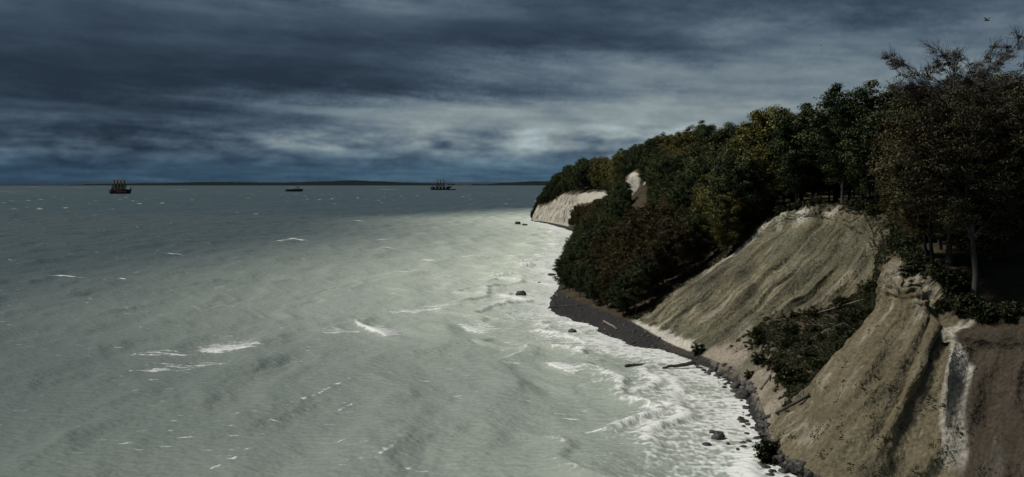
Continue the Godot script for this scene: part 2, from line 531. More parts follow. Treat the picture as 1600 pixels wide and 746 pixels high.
	for piece in 2:
		var j0 := 0 if piece == 0 else jt
		var j1 := jt if piece == 0 else nv - 1
		var n := j1 - j0 + 1
		var P := PackedVector3Array()
		var K := PackedColorArray()
		for i in nu:
			P.append_array(GP.slice(i * nv + j0, i * nv + j1 + 1))
			K.append_array(C.slice(i * nv + j0, i * nv + j1 + 1))
		var m := ArrayMesh.new()
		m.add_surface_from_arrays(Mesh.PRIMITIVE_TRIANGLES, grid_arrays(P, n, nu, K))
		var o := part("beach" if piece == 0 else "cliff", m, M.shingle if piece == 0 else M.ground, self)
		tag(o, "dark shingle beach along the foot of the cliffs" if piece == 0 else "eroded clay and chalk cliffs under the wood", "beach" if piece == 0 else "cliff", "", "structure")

func iu_of(u: float) -> int:
	return clampi(US.bsearch(u), 0, nu - 1)

func surf(u: float, v: float) -> Vector3:
	return GP[iu_of(u) * nv + clampi(VS.bsearch(v), 0, nv - 1)]

# the land under a pixel of the photograph: nearest point of the surface that shows there
func land(px: float, py: float, u0 := 0.0, u1 := 8.0) -> Vector3:
	var best := Vector3.ZERO
	var bd := 1e9
	for i in range(iu_of(u0), iu_of(u1), 2):
		for j in range(12, nv - 14, 1):
			var p := GP[i * nv + j]
			var q := pixel(p)
			var e := absf(q.x - px) + absf(q.y - py)
			if e < bd:
				bd = e
				best = p
	return best

func shore_x(d: float) -> float:
	if d <= shore[0][0]: return shore[0][1]
	for k in shore.size() - 1:
		if d < shore[k + 1][0]:
			var t: float = (d - shore[k][0]) / (shore[k + 1][0] - shore[k][0])
			return lerpf(shore[k][1], shore[k + 1][1], t)
	return shore[-1][1] + (d - shore[-1][0]) * 0.5

# ------------------------------------------------------------------ the sea
var waves := PackedFloat32Array()
# crests that break in open water: px, py, half length along the crest, half width, turn of the crest, height, strength of foam
var breakers := [
	[577, 515, 13.0, 3.6, 1.05, 1.1, 1.0], [352, 546, 9.0, 8.5, 0.1, 0.25, 0.66], [255, 556, 9.0, 4.0, 0.1, 0.15, 0.52], [300, 572, 9.0, 4.0, 0.15, 0.1, 0.50], [540, 520, 7.0, 5.0, 0.6, 0.2, 0.5], [870, 575, 7.0, 2.2, 1.15, 0.7, 0.95],
	[668, 408, 9.0, 4.0, 1.0, 0.6, 0.9], [735, 401, 9.0, 3.0, 0.5, 0.4, 0.85], [452, 376, 13.0, 4.0, 0.3, 0.4, 0.9], [735, 514, 10.0, 4.5, 1.1, 0.5, 0.7],
	[605, 389, 7.0, 3.0, 0.3, 0.2, 0.6], [600, 374, 6.0, 3.0, 0.3, 0.2, 0.6], [640, 425, 14.0, 3.0, 0.2, 0.2, 0.55], [98, 431, 6.0, 1.4, 0.3, 0.25, 0.8],
	[187, 437, 2.5, 1.2, 1.0, 0.5, 0.9], [270, 398, 6.0, 2.0, 0.3, 0.2, 0.6], [660, 486, 14.0, 3.4, 0.35, 0.2, 0.55], [700, 478, 12.0, 3.0, 0.3, 0.2, 0.5],
	[515, 608, 13.5, 0.55, 1.28, 0.2, 0.75], [540, 634, 6.0, 0.4, 1.25, 0.1, 0.6], [610, 708, 8.0, 0.5, 1.35, 0.15, 0.65], [360, 720, 5.0, 0.5, 1.2, 0.1, 0.6],
	[640, 730, 4.0, 0.4, 1.3, 0.1, 0.55], [980, 600, 3.0, 0.9, 1.2, 0.3, 0.85], [930, 676, 4.0, 0.8, 0.3, 0.1, 0.8], [810, 555, 8.0, 1.0, 1.2, 0.4, 0.5], [260, 578, 7.0, 2.0, 0.15, 0.1, 0.45],
	[380, 706, 4.0, 0.5, 1.2, 0.1, 0.4], [345, 448, 4.0, 3.0, 1.1, 0.55, 0.25], [690, 432, 8.0, 3.0, 0.4, 0.1, 0.45], [560, 346, 16.0, 5.0, 0.3, 0.2, 0.5]]

func setup_waves() -> void:
	rng.seed = 5
	for k in 15:
		var len := 3.2 * pow(1.19, k)
		var a := rng.randf_range(-0.75, 0.65) if k < 6 else rng.randf_range(-0.42, 0.22)
		waves.append_array([cos(a) * TAU / len, sin(a) * TAU / len, rng.randf() * TAU, len * (0.0066 if k < 6 else 0.0090)])

var swell := noise(51, 0.018, FastNoiseLite.TYPE_SIMPLEX_SMOOTH, 2)
var break_at := []

func wave(x: float, d: float, from := 0) -> float:
	var y := 0.0
	var warp := swell.get_noise_2d(x, d) * 7.0
	var xa := x + warp
	var da := d - warp
	for k in range(from * 4, 60, 4):
		var s := sin(waves[k] * xa + waves[k + 1] * da + waves[k + 2])
		y += waves[k + 3] * 0.62 * (exp(1.25 * s) - 1.43)
	return y * (0.8 + swell.get_noise_2d(x * 2.0 + 300.0, d * 2.0) * 0.7)

func crest(x: float, d: float, list: Array) -> float:
	var y := 0.0
	for b in list:
		var dx: float = x - b[0]
		var dd: float = d - b[1]
		if absf(dx) > b[2] * 1.6 + 4.0 or absf(dd) > b[2] * 1.6 + 4.0: continue
		var l: float = (dx * b[4] + dd * b[5]) / b[2]
		if absf(l) > 1.3: continue
		var q: float = (dx * b[5] - dd * b[4]) + 1.2 * l * l    # across, towards the shore
		var g: float = exp(-l * l * 1.8)
		y += b[6] * g * (exp(-q * q / 0.7) if q > 0.0 else exp(-q * q / 7.0))
	# lines of surf running along the shore
	return y

func surf_lines(x: float, d: float, dist: float) -> float:
	if dist < -2.0 or dist > 34.0 or d > 700.0: return 0.0
	var y := 0.0
	for k in 4:
		var mid: float = [4.5, 11.0, 19.0, 27.0][k] + swell.get_noise_2d(d * 2.2 + 90.0 * k, 7.0) * 9.0
		var q := mid - dist
		var st := clampf(0.6 + swell.get_noise_2d(d * 1.4, 50.0 + 60.0 * k) * 2.0, 0.0, 1.0)
		y += [0.4, 0.8, 0.95, 0.75][k] * st * (exp(-q * q / 0.8) if q > 0.0 else exp(-q * q / 6.0))
	return y

func sea_texture(x0: float, d0: float, wx: float, wd: float, tw: int, th: int) -> Array:
	var lace_n := noise(61, 1.0, FastNoiseLite.TYPE_CELLULAR, 3)
	lace_n.cellular_return_type = FastNoiseLite.RETURN_DISTANCE2_SUB
	lace_n.domain_warp_enabled = true
	lace_n.domain_warp_amplitude = 1.0
	var pm := tw / wx      # texels per metre
	lace_n.frequency = 0.42 / pm
	lace_n.domain_warp_amplitude = 1.6 * pm
	lace_n.domain_warp_frequency = 0.35 / pm
	var lace := lace_n.get_image(tw, th, false, false, true)
	lace.convert(Image.FORMAT_L8)
	var fine_n := noise(62, 1.1 / pm, FastNoiseLite.TYPE_SIMPLEX_SMOOTH, 5)
	var fine_im := fine_n.get_image(tw, th / 2, false, false, true)
	fine_im.resize(tw, th, Image.INTERPOLATE_CUBIC)
	fine_im.convert(Image.FORMAT_L8)
	var big_n := noise(63, 0.035 / pm, FastNoiseLite.TYPE_SIMPLEX_SMOOTH, 5)
	var big := big_n.get_image(tw, th, false, false, true)
	big.convert(Image.FORMAT_L8)
	# streaks: drawn out along the wave crests
	var st_n := noise(64, 0.55 / pm, FastNoiseLite.TYPE_SIMPLEX_SMOOTH, 4)
	var st_im := st_n.get_image(tw / 4, th, false, false, true)
	st_im.resize(tw, th, Image.INTERPOLATE_CUBIC)
	st_im.convert(Image.FORMAT_L8)
	var LA := lace.get_data()
	var FI := fine_im.get_data()
	var BI := big.get_data()
	var SI := st_im.get_data()
	# foam laid down by the breaking crests
	var cap := PackedFloat32Array()
	cap.resize(tw * th)
	for b in break_at:
		var R: float = b[2] * 1.8 + b[3] * 3.0
		for j in range(maxi(0, int((b[1] - R - d0) / wd * th)), mini(th, int((b[1] + R - d0) / wd * th) + 1)):
			var d := d0 + (j + 0.5) / th * wd
			for i in range(maxi(0, int((b[0] - R - x0) / wx * tw)), mini(tw, int((b[0] + R - x0) / wx * tw) + 1)):
				var x := x0 + (i + 0.5) / tw * wx
				var l: float = ((x - b[0]) * b[4] + (d - b[1]) * b[5]) / b[2]
				var q: float = ((x - b[0]) * b[5] - (d - b[1]) * b[4]) + 1.2 * l * l
				var w: float = b[3] * (0.25 if q > 0.0 else 1.6)
				var f: float = b[7] * exp(-l * l * 2.2 - q * q / (w * w))
				var o := j * tw + i
				if f > cap[o]: cap[o] = f * (1.0 if b[3] > 0.9 else 0.45 + 0.9 * SI[o] / 255.0 * FI[o] / 255.0)
	var rows := spread(th, func(j: int):
		var out := PackedByteArray()
		out.resize(tw * 3)
		var d := d0 + (j + 0.5) / th * wd
		var xs := shore_x(d)
		var thick := 0.56 + 0.66 * smooth(110.0, 360.0, d)  # paints the foreground water darker, standing in for vignette darkening
		for i in tw:
			var o := j * tw + i
			var x := x0 + (i + 0.5) / tw * wx
			var bg := BI[o] / 255.0 - 0.5
			var fi := FI[o] / 255.0
			var la := LA[o] / 255.0
			var si := SI[o] / 255.0
			var dist := xs - x
			var dd := dist + bg * 22.0
			var dens: float = cap[o]
			if dist < 60.0:
				var t := clampf(1.0 - dd / 33.0, 0.0, 1.0)
				dens = maxf(dens, t * (0.37 + 0.24 * t))
				if dist < 34.0: dens += 0.32 * surf_foam(x, d, dist)
			# lone flecks of white where the chop breaks
			dens = maxf(dens, (si - 0.71) * 4.0 * clampf(bg * 3.0 + 0.55, 0.0, 1.0) * 0.5)
			var pat := (0.50 * (1.0 - la) + 0.30 * fi + 0.20 * si) if cap[o] < 0.2 else (0.26 * (1.0 - la) + 0.24 * fi + 0.50 * si)
			var f := clampf((pat - (1.0 - dens) * 0.78 - 0.06) * 4.5, 0.0, 1.0) * clampf(dens * 4.0, 0.0, 1.0)
			f = f * 0.93
			# water clouded with chalk near shore, dark outside; left and near shade painted in
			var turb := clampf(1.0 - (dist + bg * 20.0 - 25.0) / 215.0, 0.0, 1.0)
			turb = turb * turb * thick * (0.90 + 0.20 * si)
			var shade := 1.0 + bg * 0.06 + (fi - 0.5) * 0.16
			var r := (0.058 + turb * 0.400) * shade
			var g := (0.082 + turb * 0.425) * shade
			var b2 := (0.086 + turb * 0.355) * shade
			r += (0.74 - r) * f
			g += (0.765 - g) * f
			b2 += (0.76 - b2) * f
			var q := i * 3
			out[q] = int(255.0 * pow(r, 0.4545))
			out[q + 1] = int(255.0 * pow(g, 0.4545))
			out[q + 2] = int(255.0 * pow(b2, 0.4545))
		return out)
	var out := PackedByteArray()
	for r in rows: out.append_array(r)
	var albedo := ImageTexture.create_from_image(Image.create_from_data(tw, th, false, Image.FORMAT_RGB8, out))
	# relief: short chop, drawn out along the crests
	var ch := noise(65, 0.62 / pm, FastNoiseLite.TYPE_SIMPLEX_SMOOTH, 6)
	ch.fractal_gain = 0.6
	var bump := ch.get_image(tw * 2 / 3, th, false, false, true)
	bump.resize(tw, th, Image.INTERPOLATE_CUBIC)
	bump.convert(Image.FORMAT_L8)
	return [albedo, ImageTexture.create_from_image(bump)]

var foam_line := []
func surf_foam(_x: float, d: float, dist: float) -> float:
	var k := int(d * 2.0)
	if k >= foam_line.size(): return 0.0
	var y := 0.0
	for e in foam_line[k]:
		var q: float = e[0] - dist
		y += e[1] * (exp(-q * q / 0.9) if q > 0.0 else exp(-q * q / 5.0))
	return y

func build_sea() -> void:
	setup_waves()
	for b in breakers:
		var p := sea(b[0], b[1])
		break_at.append([p.x, -p.z, b[2] * 1.35, b[3], cos(b[4]) * 1.0, -sin(b[4]) if b[4] > 0.9 and b[4] < 1.18 else sin(b[4]), b[5], minf(1.0, b[6] + (0.12 if b[3] < 3.9 and b[3] > 0.9 else 0.0))])
	for k in 1500:
		var d := k * 0.5
		var row := []
		for q in 4:
			var mid: float = [4.5, 11.0, 19.0, 27.0][q] + swell.get_noise_2d(d * 2.2 + 90.0 * q, 7.0) * 9.0
			row.append([mid, clampf(0.6 + swell.get_noise_2d(d * 1.4, 50.0 + 60.0 * q) * 2.0, 0.0, 1.0) * [0.7, 0.9, 0.8, 0.5][q]])
		foam_line.append(row)
	var m := ArrayMesh.new()
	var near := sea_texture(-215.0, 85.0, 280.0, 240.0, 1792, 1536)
	var mid := sea_texture(-560.0, 322.0, 640.0, 640.0, 1280, 1280)
	# near and middle water
	for q in 2:
		var x0: float = [-215.0, -560.0][q]
		var d0: float = [85.0, 322.0][q]
		var wx: float = [280.0, 640.0][q]
		var wd: float = [240.0, 640.0][q]
		var nc: int = [561, 401][q]
		var nr: int = [481, 401][q]
		var P := PackedVector3Array()
		var UV := PackedVector2Array()
		var rows := spread(nr, func(j: int):
			var line := PackedVector3Array()
			var d := d0 + wd * j / (nr - 1)
			var xs := shore_x(d)
			var near_by := break_at.filter(func(b): return absf(d - b[1]) < b[2] * 1.6 + 4.0)
			for i in nc:
				var x := x0 + wx * i / (nc - 1)
				var dist := xs - x
				var y := 0.0
				if dist > -25.0:
					var calm := clampf(0.25 + dist / 40.0, 0.1, 1.0)
					y = wave(x, d, 0 if q == 0 else 3) * calm + crest(x, d, near_by) + surf_lines(x, d, dist)
				if q == 1 and j == 0: y -= 0.3
				line.append(Vector3(x, y, -d))
			return line)
		for j in nr:
			P.append_array(rows[j])
			for i in nc: UV.append(Vector2(float(i) / (nc - 1), float(j) / (nr - 1)))
		m.add_surface_from_arrays(Mesh.PRIMITIVE_TRIANGLES, grid_arrays(P, nc, nr, null, UV))
	# open water to the far shore: vertex colours, coarser with distance
	rng.seed = 77
	var fleck := noise(66, 0.02, FastNoiseLite.TYPE_SIMPLEX_SMOOTH, 4)
	for q in 2:
		var nc: int = [461, 241][q]
		var nr: int = [190, 120][q]
		var x0: float = [-1900.0, -9000.0][q]
		var wx: float = [2300.0, 18000.0][q]
		var P := PackedVector3Array()
		var C := PackedColorArray()
		for j in nr:
			var d: float = (955.0 + j * 7.0 + j * j * 0.04) if q == 0 else (3600.0 + j * 65.0)
			var xs := shore_x(d)
			for i in nc:
				var x := x0 + wx * i / (nc - 1)
				var bg := fleck.get_noise_2d(x * 0.4, d * 0.4)
				var f2 := fleck.get_noise_2d(x * 4.0, d * 2.0)
				var turb := clampf(1.0 - (xs - x + bg * 10.0 - 25.0) / 215.0, 0.0, 1.0)
				turb = turb * turb * 1.22 * smooth(1240.0, 1195.0, d + bg * 60.0)
				var shade := 1.0 + bg * 0.15 + f2 * 0.2
				var c := Color((0.048 + turb * 0.400) * shade, (0.074 + turb * 0.425) * shade, (0.084 + turb * 0.355) * shade)
				if rng.randf() < (0.0055 if q == 0 else 0.004) * clampf(0.6 + bg * 2.0, 0.1, 1.5): c = c.lerp(Color(0.75, 0.77, 0.77), rng.randf_range(0.15, 0.75))
				C.append(c)
				P.append(Vector3(x, (wave(x, d, 8) * 1.2 if q == 0 and d < 2400.0 else 0.0) - (0.4 if j == 0 else 0.0), -d))
		m.add_surface_from_arrays(Mesh.PRIMITIVE_TRIANGLES, grid_arrays(P, nc, nr, C))
	# plain water beside and behind the view
	var V := PackedVector3Array()
	for r in [[-9000.0, -215.0, 322.0, -3000.0], [-215.0, 65.0, 85.0, -3000.0], [65.0, 9000.0, 322.0, -3000.0], [-9000.0, -560.0, 955.0, 322.0], [80.0, 9000.0, 955.0, 322.0], [-9000.0, -1900.0, 3605.0, 955.0], [400.0, 9000.0, 3605.0, 955.0]]:
		for c in [[0, 2], [1, 2], [1, 3], [0, 2], [1, 3], [0, 3]]: V.append(Vector3(r[c[0]], -0.45, -r[c[1]]))
	var A := []
	A.resize(Mesh.ARRAY_MAX)
	A[Mesh.ARRAY_VERTEX] = V
	var N := PackedVector3Array()
	N.resize(V.size())
	N.fill(Vector3.UP)
	A[Mesh.ARRAY_NORMAL] = N
	m.add_surface_from_arrays(Mesh.PRIMITIVE_TRIANGLES, A)
	var mats := []
	for q in 2:
		var w := StandardMaterial3D.new()
		w.resource_name = "chalky water"
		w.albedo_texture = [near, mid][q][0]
		w.texture_repeat = false
		w.roughness = [0.30, 0.36][q]
		w.metallic_specular = 0.4
		w.heightmap_enabled = true
		w.heightmap_texture = [near, mid][q][1]
		w.heightmap_scale = [25.0, 55.0][q]
		m.surface_set_material(q, w)
	var openw := mat("open water", Color.WHITE, 0.42, true, 0.35)
	m.surface_set_material(2, openw)
	m.surface_set_material(3, openw)
	m.surface_set_material(4, mat("plain water", lin(0.09, 0.115, 0.115), 0.4, false, 0.4))
	var o := MeshInstance3D.new()
	o.name = "sea"
	o.mesh = m
	add_child(o)
	tag(o, "milky grey-green sea with whitecaps and surf", "sea", "", "structure")

# ------------------------------------------------------------------ trees
func jitter(r: float) -> Vector3:
	return Vector3(rng.randf_range(-r, r), rng.randf_range(-r, r), rng.randf_range(-r, r))

# a tree of height h: returns [wood, leaves]; low = height fraction where the crown begins
func grow(s: int, h: float, low: float, radius: float, limbs: int, clumps: int, blades: int, blade: float, colors: Array, opt := {}) -> Array:
	rng.seed = s
	var wood := Shape.new()
	var leaves := Shape.new()
	var lean: Vector3 = opt.get("lean", Vector3.ZERO)
	var bark := Color.WHITE
	var spine := PackedVector3Array()
	var thick := PackedFloat32Array()
	var r0: float = opt.get("trunk", h * 0.012)
	var top := h * 0.93
	var drift := Vector3.ZERO
	for k in 13:
		var t := k / 12.0
		drift += jitter(h * 0.008) * Vector3(1, 0, 1)
		spine.append(Vector3(0, top * t - 0.6 * (1.0 - t), 0) + drift + lean * t * t)
		thick.append(r0 * (1.0 - 0.88 * t) * (1.5 if k == 0 else 1.0) + 0.015)
	wood.tube(spine, thick, 8, bark)
	var flat: float = opt.get("flat", 0.5)
	var size: float = opt.get("clump", radius * 0.27)
	var peak: float = opt.get("peak", 0.5)
	var bare_top: float = opt.get("bare_top", 2.0)
	var az := rng.randf() * TAU
	for l in limbs:
		var t := (l + rng.randf()) / limbs
		var hf := low + (0.97 - low) * t
		az += 2.4 + rng.randf_range(-0.5, 0.5)
		var prof := pow(sin(PI * clampf(0.10 + 0.84 * pow(t, log(0.5) / log(peak)), 0.0, 1.0)), 0.62)
		var reach := radius * prof * rng.randf_range(0.72, 1.12)
		var k := clampi(int(hf * 12.0 - 1.6 * prof), 1, 11)
		var a := spine[k]
		var out := Vector3(cos(az), 0, sin(az))
		var end := Vector3(0, h * hf, 0) + (spine[mini(k + 1, 12)] * Vector3(1, 0, 1)) + out * reach + Vector3(0, rng.randf_range(-0.3, 0.6) * reach * 0.3, 0)
		end.y = minf(end.y, h * 0.99)
		var mid := a.lerp(end, 0.5) + Vector3(0, (end.y - a.y) * 0.12 + reach * 0.08, 0) + jitter(reach * 0.08)
		var pts := PackedVector3Array()
		var rad := PackedFloat32Array()
		var rl := thick[k] * 0.5
		for q in 6:
			var f := q / 5.0
			pts.append(a.lerp(mid, f).lerp(mid.lerp(end, f), f) + jitter(reach * 0.02))
			rad.append(rl * (1.0 - 0.85 * f) + 0.012)
		wood.tube(pts, rad, 5, bark)
		var n := int(ceil(clumps / float(limbs) * (0.45 + 0.8 * prof)))
		for c in n:
			var f := clampf(pow((c + rng.randf()) / n, 0.7), 0.15, 1.0)
			var q := clampi(int(f * 5.0), 0, 4)
			var p := pts[q].lerp(pts[q + 1], f * 5.0 - q)
			var side := out.rotated(Vector3.UP, rng.randf_range(-1.5, 1.5))
			var tip := p + side * rng.randf_range(0.2, 1.0) * radius * 0.36 * (1.15 - 0.5 * f) + Vector3(0, rng.randf_range(-0.25, 0.55) * radius * 0.22, 0)
			wood.tube(PackedVector3Array([p, p.lerp(tip, 0.55) + jitter(0.15), tip]), PackedFloat32Array([rl * 0.28 + 0.01, rl * 0.16 + 0.01, 0.012]), 3, bark)
			var naked: bool = tip.y / h > bare_top and rng.randf() < opt.get("bare_share", 0.0)
			if opt.get("twigs", 0) and (naked or tip.y / h > bare_top - 0.1):
				for z in opt.twigs:
					var d := (side + Vector3(0, rng.randf_range(0.2, 1.3), 0) + jitter(0.7)).normalized() * rng.randf_range(0.8, 2.0)
					var s0 := p.lerp(tip, rng.randf_range(0.3, 1.0))
					var m0 := s0 + d * 0.55 + jitter(0.1)
					var e0 := s0 + d + Vector3(0, 0.25, 0)
					wood.tube(PackedVector3Array([s0, m0, e0]), PackedFloat32Array([0.035, 0.022, 0.010]), 3, bark)
					for y in 2: wood.tube(PackedVector3Array([m0, m0 + d * 0.5 + jitter(0.35)]), PackedFloat32Array([0.018, 0.008]), 3, bark)
			if naked: continue
			var tone: Color = colors[rng.randi() % colors.size()]
			tone = tone.lerp(colors[rng.randi() % colors.size()], rng.randf() * 0.7)
			var cs := size * rng.randf_range(0.6, 1.3)
			var tilt := Vector3(side.x, -0.25 + rng.randf_range(-0.3, 0.3), side.z).normalized()
			for b in blades:
				var dir := jitter(1.0)
				while dir.length_squared() > 1.0: dir = jitter(1.0)
				var off := dir * (0.35 + 0.65 * dir.length())
				var lp := tip + Vector3(off.x, off.y * flat, off.z) * cs
				lp.y -= off.dot(side) * cs * 0.22
				var along := (tilt + jitter(0.75)).normalized()
				var up := (Vector3.UP * 0.9 + jitter(0.8)).normalized()
				var sd := along.cross(up).normalized()
				var z := blade * rng.randf_range(0.65, 1.35)
				var v := rng.randf_range(0.82, 1.2)
				leaves.leaf(lp, along * z, sd * z * 0.55, Color(tone.r * v, tone.g * v, tone.b * v), (Vector3(off.x, off.y * 1.2, off.z) * 0.75 + (tip - Vector3(0, h * (low + 1.0) * 0.42, 0)) / radius * 0.55 + Vector3(0, 0.25, 0)))
	return [wood.mesh(), leaves.mesh()]

# vertex colours of leaves are given times 4 (the leaf material is a quarter grey)
func leafc(r: float, g: float, b: float) -> Color:
	return Color(r * 8.4, g * 8.8, b * 9.6)

var placed := []
func tree(called: String, v: Array, where: Vector3, scale: float, turn: float, label: String, group := "", lm = null) -> Node3D:
	var o := thing(called, where, label, "tree", group)
	o.rotation.y = turn
	o.scale = Vector3.ONE * scale
	part("trunk", v[0], M.bark, o)
	part("crown", v[1], lm if lm else M.leaf, o)
	return o

func build_wood() -> void:
	var g1 := [leafc(0.030, 0.042, 0.018), leafc(0.038, 0.050, 0.020), leafc(0.026, 0.038, 0.019)]
	var g2 := [leafc(0.045, 0.056, 0.022), leafc(0.036, 0.045, 0.020), leafc(0.060, 0.064, 0.024)]
	var ye := [leafc(0.115, 0.105, 0.030), leafc(0.085, 0.085, 0.028), leafc(0.130, 0.105, 0.030), leafc(0.055, 0.062, 0.024)]
	var br := [leafc(0.050, 0.040, 0.019), leafc(0.044, 0.041, 0.020), leafc(0.038, 0.038, 0.019), leafc(0.062, 0.044, 0.019)]
	var kinds := {"green": [], "olive": [], "yellow": [], "brown": []}
	for k in 4: kinds.green.append(grow(100 + k, 20.0, 0.26, 5.4, 26, 165, 150, 0.17, g1))
	for k in 2: kinds.olive.append(grow(110 + k, 20.0, 0.30, 5.6, 26, 165, 150, 0.17, g2))
	for k in 2: kinds.yellow.append(grow(120 + k, 20.0, 0.22, 5.2, 26, 165, 150, 0.17, ye))
	for k in 2: kinds.brown.append(grow(130 + k, 20.0, 0.25, 5.3, 26, 165, 150, 0.17, br))
	rng.seed = 9
	var yellow_spots := [Vector2(1185, 265), Vector2(1130, 330), Vector2(1060, 235), Vector2(1230, 190), Vector2(950, 258), Vector2(1210, 235), Vector2(1140, 350)]
	var brown_spots := [Vector2(960, 415), Vector2(1045, 365), Vector2(1440, 180), Vector2(1420, 260), Vector2(1560, 230), Vector2(1480, 320), Vector2(915, 320), Vector2(1000, 380), Vector2(1390, 320)]
	# scatter over the wooded ground
	var cell := {}
	var list := []
	for k in 26000:
		var i := rng.randi_range(0, nu - 1)
		var u := US[i]
		# even by length: near stations are sampled finer
		if u < 8.0 and rng.randf() > 0.16: continue
		var v := rng.randf_range(2.05, 7.5) if u > 8.05 else (rng.randf_range(4.9, 7.5) if u > 7.45 else rng.randf_range(6.06, 7.7))
		if v > 6.9 and rng.randf() > 0.5: continue
		if u > 5.9 and u < 7.5 and v < 6.22: continue
		if u < 3.4 and v < 6.3: continue
		if u < 2.0 and v < 6.85: continue
		if bare(u, v) > 0.15 or bare(u, v - 0.12) > 0.4: continue
		if u > 11.95 and u < 13.05 and v > 4.4 and v < 6.1: continue
		var p := surf(u, v)
		var d := -p.z
		if u < 0.2 or u > 17.6: continue
		var h := lerpf(9.0, 16.0, smooth(2.0, 4.5, v)) if v < 4.5 else lerpf(16.0, 23.0, smooth(4.5, 6.3, v))
		if v > 6.05 and u < 9.0: h = rng.randf_range(21.0, 26.0) if u < 5.0 else rng.randf_range(24.0, 30.0)
		if u > 9.0 and u < 11.6 and v > 5.0: h *= 0.82
		h *= rng.randf_range(0.85, 1.18)
		if u > 16.0: h *= 0.75
		if u > 14.7 and u < 17.0 and v < 6.0: h *= 0.6
		var room := EYE + (HORIZON - top_row(pixel(p).x) + rng.randf_range(-5.0, 6.0)) / F * d - p.y
		if room < h:
			if room < h * 0.45: continue
			h = room
		# leave the white scar and the chalk strip in sight
		var clear_of := false
		for factor in [1.0, 0.6, 0.6]:
			if clear_of: break
			h *= factor
			clear_of = true
			for z in [[u < 12.9 and d < 475.0 and d > 250.0 and v < 6.1, Vector2(998, 296), 16.0, 34.0], [u > 13.0 and u < 15.0 and v < 4.95, Vector2(905, 310), 26.0, 12.0], [u > 13.0 and u < 15.0 and v < 4.95, Vector2(945, 303), 24.0, 9.0]]:
				if not z[0]: continue
				var top := pixel(p + Vector3(0, h, 0))
				var foot := pixel(p)
				var cr := h * 0.24 / d * F
				var hh := (foot.y - top.y) * 0.5 * 0.82
				var mid := (foot.y + top.y) * 0.5 - hh * 0.1
				if absf(top.x - z[1].x) < z[2] * 0.8 + cr and absf(mid - z[1].y) < z[3] * 0.8 + hh and pow((top.x - z[1].x) / (z[2] + cr), 2.0) + pow((mid - z[1].y) / (z[3] + hh), 2.0) < 1.0: clear_of = false
		if not clear_of: continue
		var space := h * 0.33 if d < 420.0 else h * 0.38
		var key := Vector2i(int(p.x / 8.0), int(p.z / 8.0))
		var ok := true
		for a in range(-1, 2):
			for b in range(-1, 2):
				for e in cell.get(key + Vector2i(a, b), []):
					if Vector2(e.x - p.x, e.z - p.z).length() < space: ok = false
		if not ok: continue
		if not cell.has(key): cell[key] = []
		cell[key].append(p)
		list.append([p, h, u, v])
	list.sort_custom(func(a, b): return a[1] / -a[0].z * (0.45 if a[3] > 6.75 else 1.0) > b[1] / -b[0].z * (0.45 if b[3] > 6.75 else 1.0))
	print("trees ", list.size())
	var rest := {}
	var made := 0
	for e in list:
		var p: Vector3 = e[0]
		var h: float = e[1]
		var u: float = e[2]
		var v: float = e[3]
		var q := pixel(p + Vector3(0, h * 0.6, 0))
		if q.x > 1680.0: continue
		var kind := "green" if rng.randf() < 0.68 else "olive"
		for s in yellow_spots:
			if s.distance_to(q) < 22.0 + 2500.0 / -p.z: kind = "yellow"
		for s in brown_spots:
			if s.distance_to(q) < 38.0 and kind != "yellow": kind = "brown"
		if u < 3.6 and rng.randf() < 0.6: kind = "brown"
		var variants: Array = kinds[kind]
		var m: Array = variants[rng.randi() % variants.size()]
		var sc := h / 20.0
		var turn := rng.randf() * TAU
		if made < 290:
			var zone := ""
			if u < 1.6: zone = "on the cliff top around the tall old beech"
			elif u < 3.4: zone = "behind the crest of the near brown spur"
			elif u < 5.0: zone = "at the head of the dark gully"
			elif u < 6.4: zone = "above the leaning saplings beside the clay slip"
			elif u < 7.45: zone = "behind the turf lip of the clay slip"
			elif u < 8.05: zone = "on the upper seaward edge of the clay slip"
			elif u < 8.7: zone = "beside the foot of the clay slip" if v < 4.0 else "on the slope beside the top of the clay slip"
			elif u < 10.2: zone = "just above the shingle point" if v < 3.6 else ("halfway up the slope above the shingle point" if v < 5.7 else "on the skyline above the shingle point")
			elif u < 11.9: zone = "low on the slope below the chalk scar" if v < 3.8 else ("on the slope in front of the chalk scar" if v < 5.7 else "on the skyline in front of the chalk scar")
			elif u < 13.2: zone = "right around the white chalk scar"
			elif u < 15.0: zone = "on the slope under the long chalk strip" if v < 5.0 else "along the top of the long chalk strip"
			else: zone = "on the tip of the far headland"
			var look: String = {"green": "dark green beech", "olive": "olive green beech", "yellow": "yellowing beech", "brown": "browning autumn beech"}[kind]
			if h > 20.0: look = "tall " + look
			elif h < 14.0: look = "small " + look
			tree("beech_tree", m, p, sc, turn, look + " " + zone, "beeches of the coastal wood")
			made += 1
		else:
			var key := kind
			if not rest.has(key): rest[key] = []
			rest[key].append(Transform3D(Basis(Vector3.UP, turn).scaled(Vector3.ONE * sc), p))
	# the rest of the wood, farther and smaller: one mass
	if rest.size():
		var wood := Node3D.new()
		wood.name = "far_wood"
		add_child(wood)
		tag(wood, "mass of small distant beeches filling the far wood", "wood", "", "stuff")
		for key in rest:
			for half in 2:
				var mm := MultiMesh.new()
				mm.transform_format = MultiMesh.TRANSFORM_3D
				mm.mesh = kinds[key][0][half]
				mm.instance_count = rest[key].size()
				for k in rest[key].size(): mm.set_instance_transform(k, rest[key][k])
				var o := MultiMeshInstance3D.new()
				o.name = "trunks" if half == 0 else "foliage"
				o.multimesh = mm
				o.material_override = M.bark if half == 0 else M.leaf
				tag(o, "", "", "", "stuff")
				wood.add_child(o, true)
	print("individual trees ", made)
